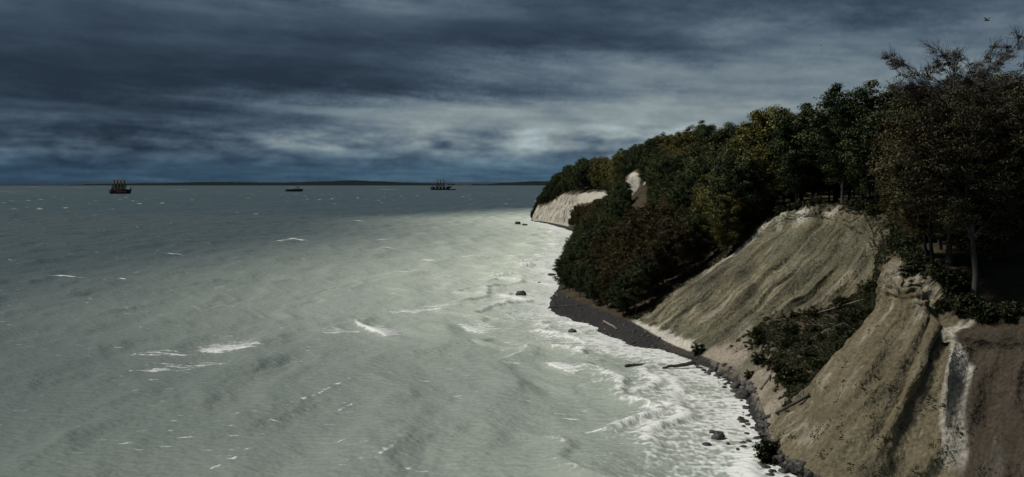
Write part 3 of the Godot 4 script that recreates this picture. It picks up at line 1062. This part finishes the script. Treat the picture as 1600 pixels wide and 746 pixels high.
	# the big beech on the near edge, and the half bare one behind it
	var big := grow(201, 28.5, 0.40, 9.2, 46, 560, 165, 0.115, [leafc(0.040, 0.034, 0.018), leafc(0.034, 0.033, 0.018), leafc(0.052, 0.040, 0.019), leafc(0.030, 0.031, 0.018)], {"trunk": 0.43, "flat": 0.32, "clump": 1.5, "peak": 0.5})
	var foot := land(1524, 474, 0.3, 2.2)
	var ob := tree("old_beech", big, foot, 1.0, 0.0, "tall old beech with grey trunk and rusty leaves at the edge of the near spur")
	ob.get_child(0).material_override = M.old_bark
	var crownless := grow(202, 35.0, 0.48, 11.5, 44, 520, 70, 0.14, [leafc(0.035, 0.028, 0.016), leafc(0.05, 0.034, 0.018)], {"trunk": 0.5, "flat": 0.4, "clump": 1.0, "peak": 0.86, "bare_top": 0.84, "bare_share": 0.2, "twigs": 9})
	var p2 := surf(2.6, 6.9)
	p2.x = (1486.0 - 800.0) / F * -p2.z
	tree("half_bare_beech", crownless, p2, (36.0 + (HORIZON - 68.0) / F * -p2.z - p2.y) / 35.0, 1.0, "half bare beech whose twiggy top stands above the wood")
	# thin stems that lean over the clay slip
	var stems := 0
	for e in [[1385, 398, 8.0, -2.6], [1378, 410, 6.5, -3.0], [1366, 372, 5.5, -2.4], [1392, 418, 9.0, -1.0], [1371, 425, 7.0, -1.8], [1398, 372, 8.5, 0.5]]:
		var sap := grow(210 + stems, e[2], 0.45, 1.3, 9, 20, 14, 0.12, br, {"trunk": 0.07, "lean": Vector3(e[3], 0, 0.6), "bare_top": 0.6, "bare_share": 0.4})
		var f := land(e[0], e[1], 3.6, 6.2)
		var so := tree("leaning_sapling", sap, f, 1.0, 0.0, "thin dark sapling leaning over the upper corner of the clay slip", "saplings leaning over the clay slip")
		so.get_child(0).material_override = M.wet_wood
		stems += 1
	# dead pale stems at the foot of the trees
	# scrub in the gully and along the edges
	var bush := []
	for k in 3: bush.append(grow(220 + k, 2.4, 0.05, 1.7, 16, 60, 46, 0.13, g1 + [br[1]], {"trunk": 0.06, "clump": 0.55, "peak": 0.4}))
	rng.seed = 15
	var shrubs := 0
	var gully := 0
	for k in 1500:
		var u := rng.randf_range(3.5, 6.1)
		var v := rng.randf_range(2.3, 6.2)
		if rng.randf() < 0.25:
			u = rng.randf_range(0.25, 8.0) if rng.randf() < 0.6 else rng.randf_range(0.2, 1.1)
			v = rng.randf_range(6.0, 6.25)
		var b := bare(u, v)
		if b > 0.35: continue
		var p := surf(u, v)
		if pixel(p).x > 1640.0: continue
		if v < 5.98:
			gully += 1
			if gully > 60: continue
		if shrubs >= 170: break
		var where := "low in the dark gully" if v < 3.4 else ("halfway up the dark gully" if v < 4.6 else "near the head of the dark gully")
		if v >= 5.98: where = "on turf under the tall old beech" if u < 1.7 else ("on the crest of the near brown spur" if u < 3.6 else ("on turf at the gully head" if u < 5.4 else "on the turf lip of the clay slip"))
		var o := thing("scrub_bush", p - Vector3(0, 0.15, 0), "small dark scrub bush " + where, "bush", "scrub bushes on the cliff")
		o.rotation.y = rng.randf() * TAU
		o.scale = Vector3.ONE * rng.randf_range(0.3, 0.95)
		var bm: Array = bush[rng.randi() % 3]
		part("stem", bm[0], M.bark, o)
		part("foliage", bm[1], M.leaf, o)
		shrubs += 1
	for e in [[1185, 566, 0.8, "beside a pale leaning log"], [1172, 590, 0.6, "on the pale rubble at the gully foot"], [1092, 552, 0.9, "at the corner where the sandy beach ends"], [1203, 722, 1.3, "on the rubble below the near spur"], [1195, 738, 1.1, "over the water below the near spur"], [1240, 600, 1.2, "at the lower lip of the gully"]]:
		var f := land(e[0], e[1], 2.0, 6.5)
		var o := thing("shore_bush", f - Vector3(0, 0.2, 0), "dark bush " + e[3], "bush")
		o.scale = Vector3.ONE * e[2]
		part("stem", bush[1][0], M.bark, o)
		part("foliage", bush[1][1], M.leaf, o)
	# low plants that hold on to the bare clay: too many to count
	var tuft := Shape.new()
	rng.seed = 21
	for k in 34: tuft.leaf(jitter(0.16) * Vector3(1, 0.4, 1) + Vector3(0, 0.1, 0), jitter(1.0).normalized() * 0.16 + Vector3(0, 0.06, 0), jitter(1.0).normalized() * 0.06, leafc(0.04, 0.042, 0.022) * rng.randf_range(0.7, 1.4))
	var spots := []
	var clump := noise(71, 0.30, FastNoiseLite.TYPE_SIMPLEX_SMOOTH, 3)
	for k in 60000:
		var u := rng.randf_range(0.2, 8.1)
		var v := rng.randf_range(2.1, 6.4)
		var p := surf(u, v)
		var b := bare(u, v)
		var want := (0.55 if v > 5.95 else 0.75) if b < 0.4 else 0.0
		var c := clump.get_noise_3d(p.x, p.y, p.z)
		if b >= 0.4 and c > 0.20: want = (c - 0.20) * 3.4 * (1.0 if u < 3.5 and v < 3.9 else 0.35) * (1.0 if v < 5.0 else 0.5)
		if u > 3.4 and u < 6.1 and v < 2.8 and b > 0.4: want *= 0.2
		if u > 4.6 and u < 6.4 and v > 2.6 and v < 5.0: want = maxf(want, clampf(c * 1.2, 0.0, 0.3))
		if rng.randf() > want: continue
		spots.append(Transform3D(Basis(Vector3.UP, rng.randf() * TAU).scaled(Vector3.ONE * (rng.randf_range(0.6, 1.8) if b < 0.4 else rng.randf_range(0.2, 0.6))), p))
	var mm := MultiMesh.new()
	mm.transform_format = MultiMesh.TRANSFORM_3D
	mm.mesh = tuft.mesh()
	mm.instance_count = spots.size()
	for k in spots.size(): mm.set_instance_transform(k, spots[k])
	var gc := MultiMeshInstance3D.new()
	gc.name = "ground_cover"
	gc.multimesh = mm
	gc.material_override = M.leaf
	add_child(gc)
	tag(gc, "low dark plants growing on clay slopes and turf", "ground cover", "", "stuff")

# ------------------------------------------------------------------ rocks and driftwood
func rock(s: int, size: Vector3) -> ArrayMesh:
	var n := noise(s, 0.9, FastNoiseLite.TYPE_SIMPLEX_SMOOTH, 3)
	var P := PackedVector3Array()
	var nc := 17
	var nr := 10
	for j in nr:
		var th := PI * j / (nr - 1)
		for i in nc:
			var ph := TAU * (i % (nc - 1)) / (nc - 1)
			var d := Vector3(sin(th) * cos(ph), cos(th), sin(th) * sin(ph))
			var r := 1.0 + n.get_noise_3d(d.x + s, d.y, d.z) * 0.55
			var q := d * r
			for ax in 3: q[ax] = signf(q[ax]) * pow(absf(q[ax]), 0.85)
			P.append(q * size * 0.5)
	var m := ArrayMesh.new()
	m.add_surface_from_arrays(Mesh.PRIMITIVE_TRIANGLES, grid_arrays(P, nc, nr))
	return m

func branch(sh: Shape, pts: Array, r0: float, r1: float, sides := 6) -> void:
	var P := PackedVector3Array()
	var R := PackedFloat32Array()
	var n := pts.size()
	for k in (n - 1) * 4 + 1:
		var f := k / 4.0
		var q := mini(int(f), n - 2)
		P.append(cat(pts[maxi(q - 1, 0)], pts[q], pts[q + 1], pts[mini(q + 2, n - 1)], f - q) + (jitter(r0 * 0.35) if k > 0 else Vector3.ZERO))
		R.append(lerpf(r0, r1, k / float((n - 1) * 4)))
	sh.tube(P, R, sides)

func build_shore() -> void:
	rng.seed = 33
	for e in [
		[814, 462, Vector3(3.2, 2.2, 2.6), "large domed grey boulder standing alone in the foam offshore"],
		[895, 521, Vector3(2.0, 1.7, 1.4), "dark pointed rock in the shallows off the shingle point"],
		[1123, 686, Vector3(1.7, 1.5, 1.5), "dark rounded boulder in white surf below the near spur"],
		[1113, 678, Vector3(0.9, 0.7, 0.8), "small dark rock just seaward of the rounded boulder in surf"],
		[1105, 696, Vector3(1.2, 0.5, 0.8), "flat rock awash beside the rounded boulder in surf"],
		[1138, 695, Vector3(0.5, 0.5, 0.5), "small round stone landward of the rounded boulder in surf"],
		[1153, 704, Vector3(0.5, 0.45, 0.5), "small stone in surf close to the rubble shore"],
		[1161, 622, Vector3(2.4, 2.1, 2.0), "blocky black rock at the water's edge below the gully"],
		[1150, 607, Vector3(1.9, 1.5, 1.6), "dark rock behind the blocky black one below the gully"],
		[1184, 618, Vector3(2.3, 1.3, 1.7), "low dark slab on the pale rubble below the gully"],
		[809, 350, Vector3(5.0, 3.0, 4.0), "dark rock in the surf off the far headland"],
		[820, 352, Vector3(4.5, 1.8, 3.0), "low rock awash beside the far headland's shore"],
		[862, 430, Vector3(3.0, 1.0, 1.6), "flat rock awash off the wooded point"],
		[843, 443, Vector3(1.2, 0.8, 1.0), "small rock in the foam off the wooded point"]]:
		var p := sea(e[0], e[1])
		p.y = 0.15 * e[2].y
		var o := part(numbered("boulder"), rock(int(e[0]), e[2]), M.rock, self)
		o.position = p
		tag(o, e[3], "boulder")
	# stones of the rubble shore below the gully and the near spur
	var stones := []
	for k in 5: stones.append(rock(300 + k, Vector3(1.0, 0.65, 0.85)))
	for k in 210:
		var u := rng.randf_range(1.9, 5.7)
		var v := rng.randf_range(0.72, 2.0)
		var p := surf(u, v)
		p.y = maxf(p.y, -0.1)
		var o := part(numbered("shore_stone"), stones[rng.randi() % 5], M.rock, self)
		o.position = p
		o.rotation = Vector3(rng.randf_range(-0.3, 0.3), rng.randf() * TAU, 0)
		o.scale = Vector3.ONE * pow(rng.randf(), 2.0) * 1.3 + Vector3.ONE * 0.3
		tag(o, "small dark stone on the rubble shore below gully and near spur", "stone", "stones of the rubble shore")
	for k in 150:
		var u := rng.randf_range(7.0, 9.6)
		var v := rng.randf_range(0.95, 1.95)
		var p := surf(u, v)
		var o := part(numbered("beach_stone"), stones[rng.randi() % 5], M.rock, self)
		o.position = p
		o.rotation = Vector3(rng.randf_range(-0.3, 0.3), rng.randf() * TAU, 0)
		o.scale = Vector3.ONE * (pow(rng.randf(), 2.0) * 0.8 + 0.3)
		tag(o, "dark stone lying loose on the shingle of the point", "stone", "stones on the shingle point")
	# driftwood: a log with its root plate where the sand ends
	var root := sea(1086, 575)
	root.y = 0.3
	var o := thing("uprooted_log", root, "dark uprooted log with root plate lying in the surf at the beach's end", "log")
	var sh := Shape.new()
	branch(sh, [Vector3(0, 0.6, 0), Vector3(-2.6, 0.3, 0.6), Vector3(-4.8, 0.15, 0.9), Vector3(-6.6, -0.1, 1.4)], 0.42, 0.2, 9)
	part("log", sh.mesh(), M.wet_wood, o)
	sh = Shape.new()
	for k in 15:
		var a := TAU * k / 15.0
		var y := Vector3(0.25 + rng.randf() * 0.5, sin(a), cos(a))
		branch(sh, [Vector3(0, 0.7, 0), Vector3(0, 0.7, 0) + y * 0.7, Vector3(0, 0.7, 0) + y * rng.randf_range(1.1, 1.9) + jitter(0.3)], 0.2, 0.05, 5)
	part("root_plate", sh.mesh(), M.wet_wood, o)
	for e in [
		["drift_log", [sea(977, 574), sea(990, 572), sea(1006, 572)], 0.3, 0.22, 0.15, "wet_wood", "short dark log afloat in surf seaward of the uprooted log"],
		["drift_branch", [sea(856, 484), land(880, 480, 7.6, 9.6), land(928, 477, 7.6, 9.6)], 0.16, 0.05, 0.35, "wet_wood", "long thin branch lying across the shingle point"],
		["drift_log", [land(944, 504, 7.4, 9.0), land(955, 511, 7.4, 9.0), land(966, 517, 7.4, 9.0)], 0.28, 0.2, 0.25, "dry_wood", "pale dry log on the shingle at the foot of the wood"],
		["fallen_trunk", [land(1184, 662, 2.6, 5.0), land(1222, 645, 2.6, 5.0), land(1266, 620, 2.6, 5.0)], 0.15, 0.25, 0.35, "wet_wood", "long dark trunk lying up the rubble beside the near spur"],
		["fallen_trunk", [land(1190, 612, 3.4, 5.6), land(1202, 592, 3.4, 5.6), land(1213, 574, 3.4, 5.6)], 0.26, 0.16, 0.5, "dry_wood", "pale trunk leaning up the gully foot between dark rocks"],
		["fallen_trunk", [land(1216, 508, 4.4, 6.4), land(1280, 492, 4.4, 6.4), land(1350, 470, 4.4, 6.4)], 0.07, 0.12, 0.3, "dry_wood", "long grey trunk lying slantwise across the gully head"],
		["fallen_trunk", [land(1225, 560, 3.8, 6.0), land(1262, 548, 3.8, 6.0), land(1300, 530, 3.8, 6.0)], 0.10, 0.18, 0.3, "wet_wood", "dark trunk half sunk in the gully below the bleached branches"],
		["fallen_trunk", [land(1255, 540, 3.8, 6.0), land(1290, 520, 3.8, 6.0), land(1322, 506, 3.8, 6.0)], 0.05, 0.10, 0.35, "dry_wood", "thin bleached trunk lying among the branches in the gully"],
		["fallen_trunk", [land(1180, 525, 4.8, 6.4), land(1222, 515, 4.8, 6.4), land(1262, 498, 4.8, 6.4)], 0.07, 0.13, 0.3, "wet_wood", "dark trunk at the foot of the clay slip beside the gully"]]:
		var base: Vector3 = e[1][0]
		var t := thing(e[0], base, e[6], "log" if e[0] != "drift_branch" else "branch")
		var pts := []
		for p in e[1]: pts.append(p - base + Vector3(0, e[4], 0))
		sh = Shape.new()
		branch(sh, pts, e[2], e[3], 8)
		part("trunk", sh.mesh(), M[e[5]], t)
		sh = Shape.new()
		var dir: Vector3 = (pts[2] - pts[0]).normalized()
		for k in 5:
			var p: Vector3 = pts[0].lerp(pts[2], rng.randf_range(0.3, 0.95))
			branch(sh, [p, p + dir * 0.35 + jitter(0.4) + Vector3(0, 0.2, 0), p + dir * 0.8 + jitter(0.8) + Vector3(0, 0.3, 0)], 0.07, 0.02, 4)
		part("stub", sh.mesh(), M[e[5]], t)
	# dead crowns: bleached ones in the gully, black ones at the water
	for e in [[1305, 512, Vector3(-3.2, 0.8, 0.5), "dry_wood", "bleached dead branch lying in the dark gully", 9], [1335, 520, Vector3(-2.6, 1.8, 0.6), "dry_wood", "bleached forked dead branch against the near spur", 8], [1286, 515, Vector3(-2.2, 0.3, 0.4), "dry_wood", "small bleached branch low in the dark gully", 5], [1188, 716, Vector3(-5.2, -1.2, 2.8), "wet_wood", "black dead branches hanging into the surf below the near spur", 9], [1180, 728, Vector3(-4.0, -0.7, 2.6), "wet_wood", "black dead limb low over the surf below the near spur", 6]]:
		var f := land(e[0], e[1], 2.3, 6.0) + Vector3(0, 0.5, 0)
		var t := thing("dead_branch", f, e[4], "branch")
		sh = Shape.new()
		var dir: Vector3 = e[2]
		branch(sh, [Vector3.ZERO, dir * 0.5 + jitter(0.25), dir], 0.15, 0.04, 6)
		part("limb", sh.mesh(), M[e[3]], t)
		for k in e[5]:
			sh = Shape.new()
			var p := dir * rng.randf_range(0.1, 0.85)
			var w := (dir.normalized() + jitter(0.75)).normalized() * rng.randf_range(0.8, 2.2)
			branch(sh, [p, p + w * 0.5 + jitter(0.15), p + w + Vector3(0, 0.1, 0)], 0.06, 0.015, 4)
			part("twig", sh.mesh(), M[e[3]], t)

# ------------------------------------------------------------------ far shore, ships, birds
func build_far() -> void:
	# hills across the bay: skyline rows of the photograph, 9 to 10 km away
	var sky1 := [[-400, 290], [0, 290], [60, 291], [130, 288], [200, 287], [300, 285], [420, 286], [500, 283.5], [535, 282], [570, 283.5], [640, 286.5], [735, 288.5], [790, 290.5], [860, 291.2]]
	var sky2 := [[660, 291], [740, 290], [790, 286], [840, 283.5], [900, 283], [1000, 284], [1200, 286], [1500, 287]]
	for h in 2:
		var row: Array = [sky1, sky2][h]
		var d0: float = [8900.0, 10300.0][h]
		var bump := noise(81 + h, 0.012, FastNoiseLite.TYPE_SIMPLEX_SMOOTH, 5)
		var P := PackedVector3Array()
		var nc := 700
		var a: float = row[0][0]
		var b: float = row[-1][0]
		for j in 9:
			var f := j / 8.0
			var d := d0 + f * 700.0
			for i in nc:
				var px := lerpf(a, b, i / float(nc - 1))
				var k := 0
				while k < row.size() - 2 and px > row[k + 1][0]: k += 1
				var t := smooth(row[k][0], row[k + 1][0], px)
				var top := maxf(3.0, EYE + (HORIZON - lerpf(row[k][1], row[k + 1][1], t)) / F * d0)
				var x := (px - 800.0) / F * d0
				var y := top * sin(PI * minf(0.5, pow(f, 0.55) * 0.62)) + bump.get_noise_2d(x, d) * 6.0 * minf(1.0, f * 6.0)
				if f == 0.0: y = -2.0
				P.append(Vector3(x, y, -d))
		var m := ArrayMesh.new()
		m.add_surface_from_arrays(Mesh.PRIMITIVE_TRIANGLES, grid_arrays(P, nc, 9))
		tag(part("far_hills" if h == 0 else "farther_hills", m, M.hill, self), "low dark wooded hills across the bay", "hills", "", "structure")
	# white houses on the far shore
	var k := 0
	for px in [690, 697, 712, 716, 722, 728, 735]:
		var p := Vector3((px - 800.0) / F * 8890.0, 2.0, -8890.0)
		var o := thing("shore_house", p, "tiny white house on the far shore across the bay", "house", "white houses on the far shore")
		var sh := Shape.new()
		var w: float = [9.0, 14.0, 8.0, 18.0, 10.0, 24.0, 12.0][k]
		sh.box(Vector3(-w, -3, -6), Vector3(w, 9, 6))
		part("wall", sh.mesh(), M.white, o)
		sh = Shape.new()
		sh.quad(Vector3(-w - 1, 9, 7), Vector3(-w - 1, 14, 0), Vector3(w + 1, 14, 0), Vector3(w + 1, 9, 7))
		sh.quad(Vector3(w + 1, 9, -7), Vector3(w + 1, 14, 0), Vector3(-w - 1, 14, 0), Vector3(-w - 1, 9, -7))
		sh.tri(Vector3(-w, 9, -6), Vector3(-w, 13.8, 0), Vector3(-w, 9, 6))
		sh.tri(Vector3(w, 9, 6), Vector3(w, 13.8, 0), Vector3(w, 9, -6))
		part("roof", sh.mesh(), M.hull_red, o)
		k += 1

func hull_mesh(len: float, beam: float, high: float, rake: float) -> ArrayMesh:
	var P := PackedVector3Array()
	var n := 25
	var rows := [[-1.0, 0.55], [0.0, 0.85], [high * 0.5, 0.97], [high, 1.0], [high, 0.9], [high - 0.4, 0.88], [high - 0.4, 0.0]]
	for r in rows:
		for i in n * 2 - 1:
			var q: int = i if i < n else (n * 2 - 2) - i
			var side := 1.0 if i < n else -1.0
			var t := q / float(n - 1)
			var w := pow(clampf(minf(t * 7.0, (1.0 - t) * 3.4), 0.0, 1.0), 0.6)
			var x := lerpf(-len * 0.5, len * 0.5, t)
			x += rake * clampf(r[0] / high, 0.0, 1.0) * (smooth(0.8, 1.0, t) - 0.5 * smooth(0.15, 0.0, t))
			P.append(Vector3(x, r[0] + high * 0.12 * smooth(0.75, 1.0, t) * (1.0 if r[0] > 0.5 else 0.0), side * w * beam * 0.5 * r[1]))
	var m := ArrayMesh.new()
	m.add_surface_from_arrays(Mesh.PRIMITIVE_TRIANGLES, grid_arrays(P, n * 2 - 1, rows.size()))
	return m

func build_ships() -> void:
	# two barges that carry tall frames with yellow heads
	for e in [[187, 303.0, 66.0, 13.0, 44.0, 4, "dark red barge with four upright frames topped in yellow", -1.0], [689, 297.0, 92.0, 14.0, 46.0, 3, "dark barge with three upright frames beside a small white boat", 1.0]]:
		var o := thing("cargo_barge", sea(e[0], e[1]), e[6], "ship", "barges at anchor in the bay")
		var len: float = e[2]
		var hh: float = e[3]
		var top: float = e[4]
		o.rotation.y = 0.06 * e[7]
		part("hull", hull_mesh(len, 26.0, hh, 4.0), M.hull_red if e[5] == 4 else M.hull_dark, o)
		var sh := Shape.new()
		sh.box(Vector3(-len * 0.1, hh * 0.42, 12.6), Vector3(len * 0.40, hh * 0.50, 13.4))
		part("stripe", sh.mesh(), M.pink if e[5] == 4 else M.hull_red, o)
		if e[5] == 3:
			for k in 4:
				sh = Shape.new()
				sh.box(Vector3(-27.0 + k * 15.0, hh * 0.45, 12.6), Vector3(-21.0 + k * 15.0, hh * 0.92, 13.6))
				part("fender", sh.mesh(), M.white, o)
		for s in [-1.0, 1.0]:
			sh = Shape.new()
			sh.box(Vector3(s * len * 0.40 - 4.0, hh - 0.4, -6), Vector3(s * len * 0.40 + (7.0 if s > 0 else 3.0), hh + (8.0 if s > 0 else 6.0), 6))
			part("deckhouse", sh.mesh(), M.white, o)
		for k in e[5]:
			var x: float = (k - (e[5] - 1) * 0.5) * (10.5 if e[5] == 4 else 14.0) - 3.0
			sh = Shape.new()
			for sx in [-1, 1]:
				for sz in [-1, 1]:
					sh.tube(PackedVector3Array([Vector3(x + sx * 5.5, hh - 0.5, sz * 6.0), Vector3(x + sx * 3.2, top * 0.72, sz * 3.2)]), PackedFloat32Array([1.1, 0.9]), 6)
			for q in 4:
				var y0 := lerpf(hh, top * 0.70, q / 4.0)
				var y1 := lerpf(hh, top * 0.70, (q + 1) / 4.0)
				for sz in [-1, 1]:
					var w0 := lerpf(5.5, 3.2, q / 4.0)
					var w1 := lerpf(5.5, 3.2, (q + 1) / 4.0)
					sh.tube(PackedVector3Array([Vector3(x - w0, y0, sz * w0), Vector3(x + w1, y1, sz * w1)]), PackedFloat32Array([0.6, 0.6]), 4)
					sh.tube(PackedVector3Array([Vector3(x + w0, y0, sz * w0), Vector3(x - w1, y1, sz * w1)]), PackedFloat32Array([0.6, 0.6]), 4)
			part("frame", sh.mesh(), M.steel, o)
			sh = Shape.new()
			sh.tube(PackedVector3Array([Vector3(x, top * 0.70, 0), Vector3(x, top * 0.93, 0)]), PackedFloat32Array([3.0, 2.8]), 12)
			var head := part("head", sh.mesh(), M.yellow, o)
			sh = Shape.new()
			sh.box(Vector3(x - 3.4, top * 0.93, -3.4), Vector3(x + 3.4, top * 0.96, 3.4))
			for sx in [-1, 1]:
				for sz in [-1, 1]: sh.box(Vector3(x + sx * 3.0 - 0.3, top * 0.96, sz * 3.0 - 0.3), Vector3(x + sx * 3.0 + 0.3, top, sz * 3.0 + 0.3))
			part("platform", sh.mesh(), M.cream, head)
	var o := thing("coaster", sea(459, 299.5), "small dark coaster with pale deckhouses and a short mast", "ship")
	part("hull", hull_mesh(62.0, 13.0, 8.5, 5.0), M.hull_dark, o)
	for b in [[-1.0, 9.0, 8.0, 13.5], [10.0, 24.0, 8.0, 14.5], [12.0, 18.0, 14.5, 20.0]]:
		var sh := Shape.new()
		sh.box(Vector3(b[0], b[2], -4.5), Vector3(b[1], b[3], 4.5))
		part("deckhouse", sh.mesh(), M.cream, o)
	var ms := Shape.new()
	ms.tube(PackedVector3Array([Vector3(-15, 8, 0), Vector3(-15, 19, 0)]), PackedFloat32Array([0.8, 0.5]), 6)
	part("mast", ms.mesh(), M.cream, o)
	o = thing("launch", sea(705, 297.4), "small white launch with a dark hull beside the barge", "boat")
	part("hull", hull_mesh(36.0, 9.0, 4.5, 4.0), M.hull_dark, o)
	ms = Shape.new()
	ms.box(Vector3(-8, 4, -3.2), Vector3(8, 8, 3.2))
	ms.box(Vector3(-3, 8, -2.4), Vector3(5, 11.5, 2.4))
	part("cabin", ms.mesh(), M.white, o)

func build_birds() -> void:
	for e in [[1543, 32, 70.0, 0.5, "dark gull with raised wings high above the half bare beech", 1.3, 0.45], [1284, 71, 140.0, 0.1, "gull gliding on level wings, higher of the two over the wood", 1.3, 0.08], [1311, 96, 140.0, -0.1, "gull gliding on level wings, lower of the two over the wood", 1.3, 0.08]]:
		var o := thing("gull", at(e[0], e[1], e[2]), e[4], "bird", "gulls over the cliff")
		o.rotation = Vector3(0.1, e[3], 0.12)
		var sh := Shape.new()
		var P := PackedVector3Array()
		var R := PackedFloat32Array()
		for k in 9:
			var t := k / 8.0
			P.append(Vector3(0, 0.02 * sin(t * PI), -0.28 + t * 0.56))
			R.append([0.012, 0.04, 0.055, 0.06, 0.065, 0.062, 0.05, 0.03, 0.01][k])
		sh.tube(P, R, 8)
		part("body", sh.mesh(), M.bird, o)
		for s in [-1.0, 1.0]:
			sh = Shape.new()
			var span: float = e[5] * 0.5
			var up: float = e[6]
			var W := []
			for k in 6:
				var t := k / 5.0
				var y := up * span * (sin(t * PI * 0.62) - 0.25 * t * t)
				var chord := 0.16 * (1.0 - 0.85 * t * t)
				var sweep := 0.10 * t * t
				W.append([Vector3(s * t * span, y, -chord * 0.5 + sweep), Vector3(s * t * span, y + 0.02 * (1.0 - t), sweep), Vector3(s * t * span, y, chord * 0.5 + sweep)])
			for k in 5:
				for q in 2:
					sh.quad(W[k][q], W[k + 1][q], W[k + 1][q + 1], W[k][q + 1])
				sh.quad(W[k][0], W[k + 1][0], W[k + 1][2], W[k][2])
			part("wing", sh.mesh(), M.bird, o)

# ------------------------------------------------------------------
func _ready() -> void:
	var cam := Camera3D.new()
	cam.name = "camera"
	add_child(cam)
	cam.position = Vector3(0, EYE, 0)
	cam.near = 1.0
	cam.far = 30000.0
	cam.projection = Camera3D.PROJECTION_FRUSTUM
	cam.size = 2.0 * 373.0 / F
	cam.frustum_offset = Vector2(0, -(373.0 - HORIZON) / F)
	cam.current = true
	var we := WorldEnvironment.new()
	we.name = "world_environment"
	var env := Environment.new()
	env.background_mode = Environment.BG_SKY
	env.sky = Sky.new()
	var sm := PanoramaSkyMaterial.new()
	sm.panorama = cloud_sky()
	env.sky.sky_material = sm
	env.background_energy_multiplier = 1.0 / EXPOSURE
	env.tonemap_mode = Environment.TONE_MAPPER_LINEAR
	env.tonemap_exposure = EXPOSURE
	env.sdfgi_enabled = true
	env.ssao_enabled = true
	env.ssil_enabled = true
	we.environment = env
	add_child(we)
	var sun := DirectionalLight3D.new()
	sun.name = "sun"
	sun.light_energy = 0.48
	sun.light_angular_distance = 12.0
	sun.light_color = Color(1.0, 0.97, 0.92)
	sun.shadow_enabled = true
	add_child(sun)
	sun.look_at_from_position(Vector3(-0.60, 0.78, 0.02) * 100.0, Vector3.ZERO)
	print("sky ", Time.get_ticks_msec())

	# materials
	mat("ground", Color.WHITE, 0.95, true, 0.2)
	M.ground.albedo_texture = noise_texture(90, 0.035, 0.58, 1.0, 1024)
	M.ground.uv1_triplanar = true
	M.ground.uv1_world_triplanar = true
	M.ground.uv1_scale = Vector3.ONE * 0.045
	M.ground.heightmap_enabled = true
	M.ground.heightmap_texture = noise_texture(91, 0.03, 0.0, 1.0, 1024)
	M.ground.heightmap_scale = 26.0
	mat("shingle", Color.WHITE, 0.7, true, 0.4)
	M.shingle.albedo_texture = noise_texture(92, 0.09, 0.25, 1.0, 512, FastNoiseLite.TYPE_CELLULAR)
	M.shingle.uv1_triplanar = true
	M.shingle.uv1_world_triplanar = true
	M.shingle.uv1_scale = Vector3.ONE * 0.14
	M.shingle.heightmap_enabled = true
	M.shingle.heightmap_texture = M.shingle.albedo_texture
	M.shingle.heightmap_scale = 25.0
	mat("leaf", lin(0.25, 0.25, 0.25), 0.75, true, 0.3)
	M.leaf.backlight_enabled = true
	M.leaf.backlight = Color(0.5, 0.5, 0.4)
	mat("bark", lin(0.062, 0.062, 0.062), 0.9)
	mat("old_bark", lin(0.058, 0.058, 0.058), 0.9)
	mat("wet_wood", lin(0.035, 0.030, 0.026), 0.6, false, 0.5)
	mat("dry_wood", lin(0.17, 0.155, 0.13), 0.9)
	mat("rock", lin(0.06, 0.058, 0.055), 0.6, false, 0.5)
	M.rock.albedo_texture = noise_texture(93, 0.03, 0.5, 1.0)
	M.rock.uv1_triplanar = true
	M.rock.uv1_scale = Vector3.ONE * 0.7
	M.rock.heightmap_enabled = true
	M.rock.heightmap_texture = M.rock.albedo_texture
	M.rock.heightmap_scale = 6.0
	mat("hill", lin(0.013, 0.018, 0.0175), 1.0, false, 0.0)
	mat("white", lin(0.60, 0.60, 0.58), 0.6)
	mat("cream", lin(0.45, 0.41, 0.32), 0.6)
	mat("pink", lin(0.30, 0.17, 0.17), 0.6)
	mat("hull_red", lin(0.070, 0.022, 0.025), 0.6)
	mat("hull_dark", lin(0.030, 0.026, 0.034), 0.6)
	mat("steel", lin(0.045, 0.050, 0.055), 0.6)
	mat("yellow", lin(0.30, 0.22, 0.05), 0.6)
	mat("bird", lin(0.05, 0.05, 0.055), 0.8)

	build_land()
	print("land ", Time.get_ticks_msec())
	build_sea()
	print("sea ", Time.get_ticks_msec())
	build_far()
	build_wood()
	print("wood ", Time.get_ticks_msec())
	build_shore()
	build_ships()
	build_birds()
	print("done ", Time.get_ticks_msec())
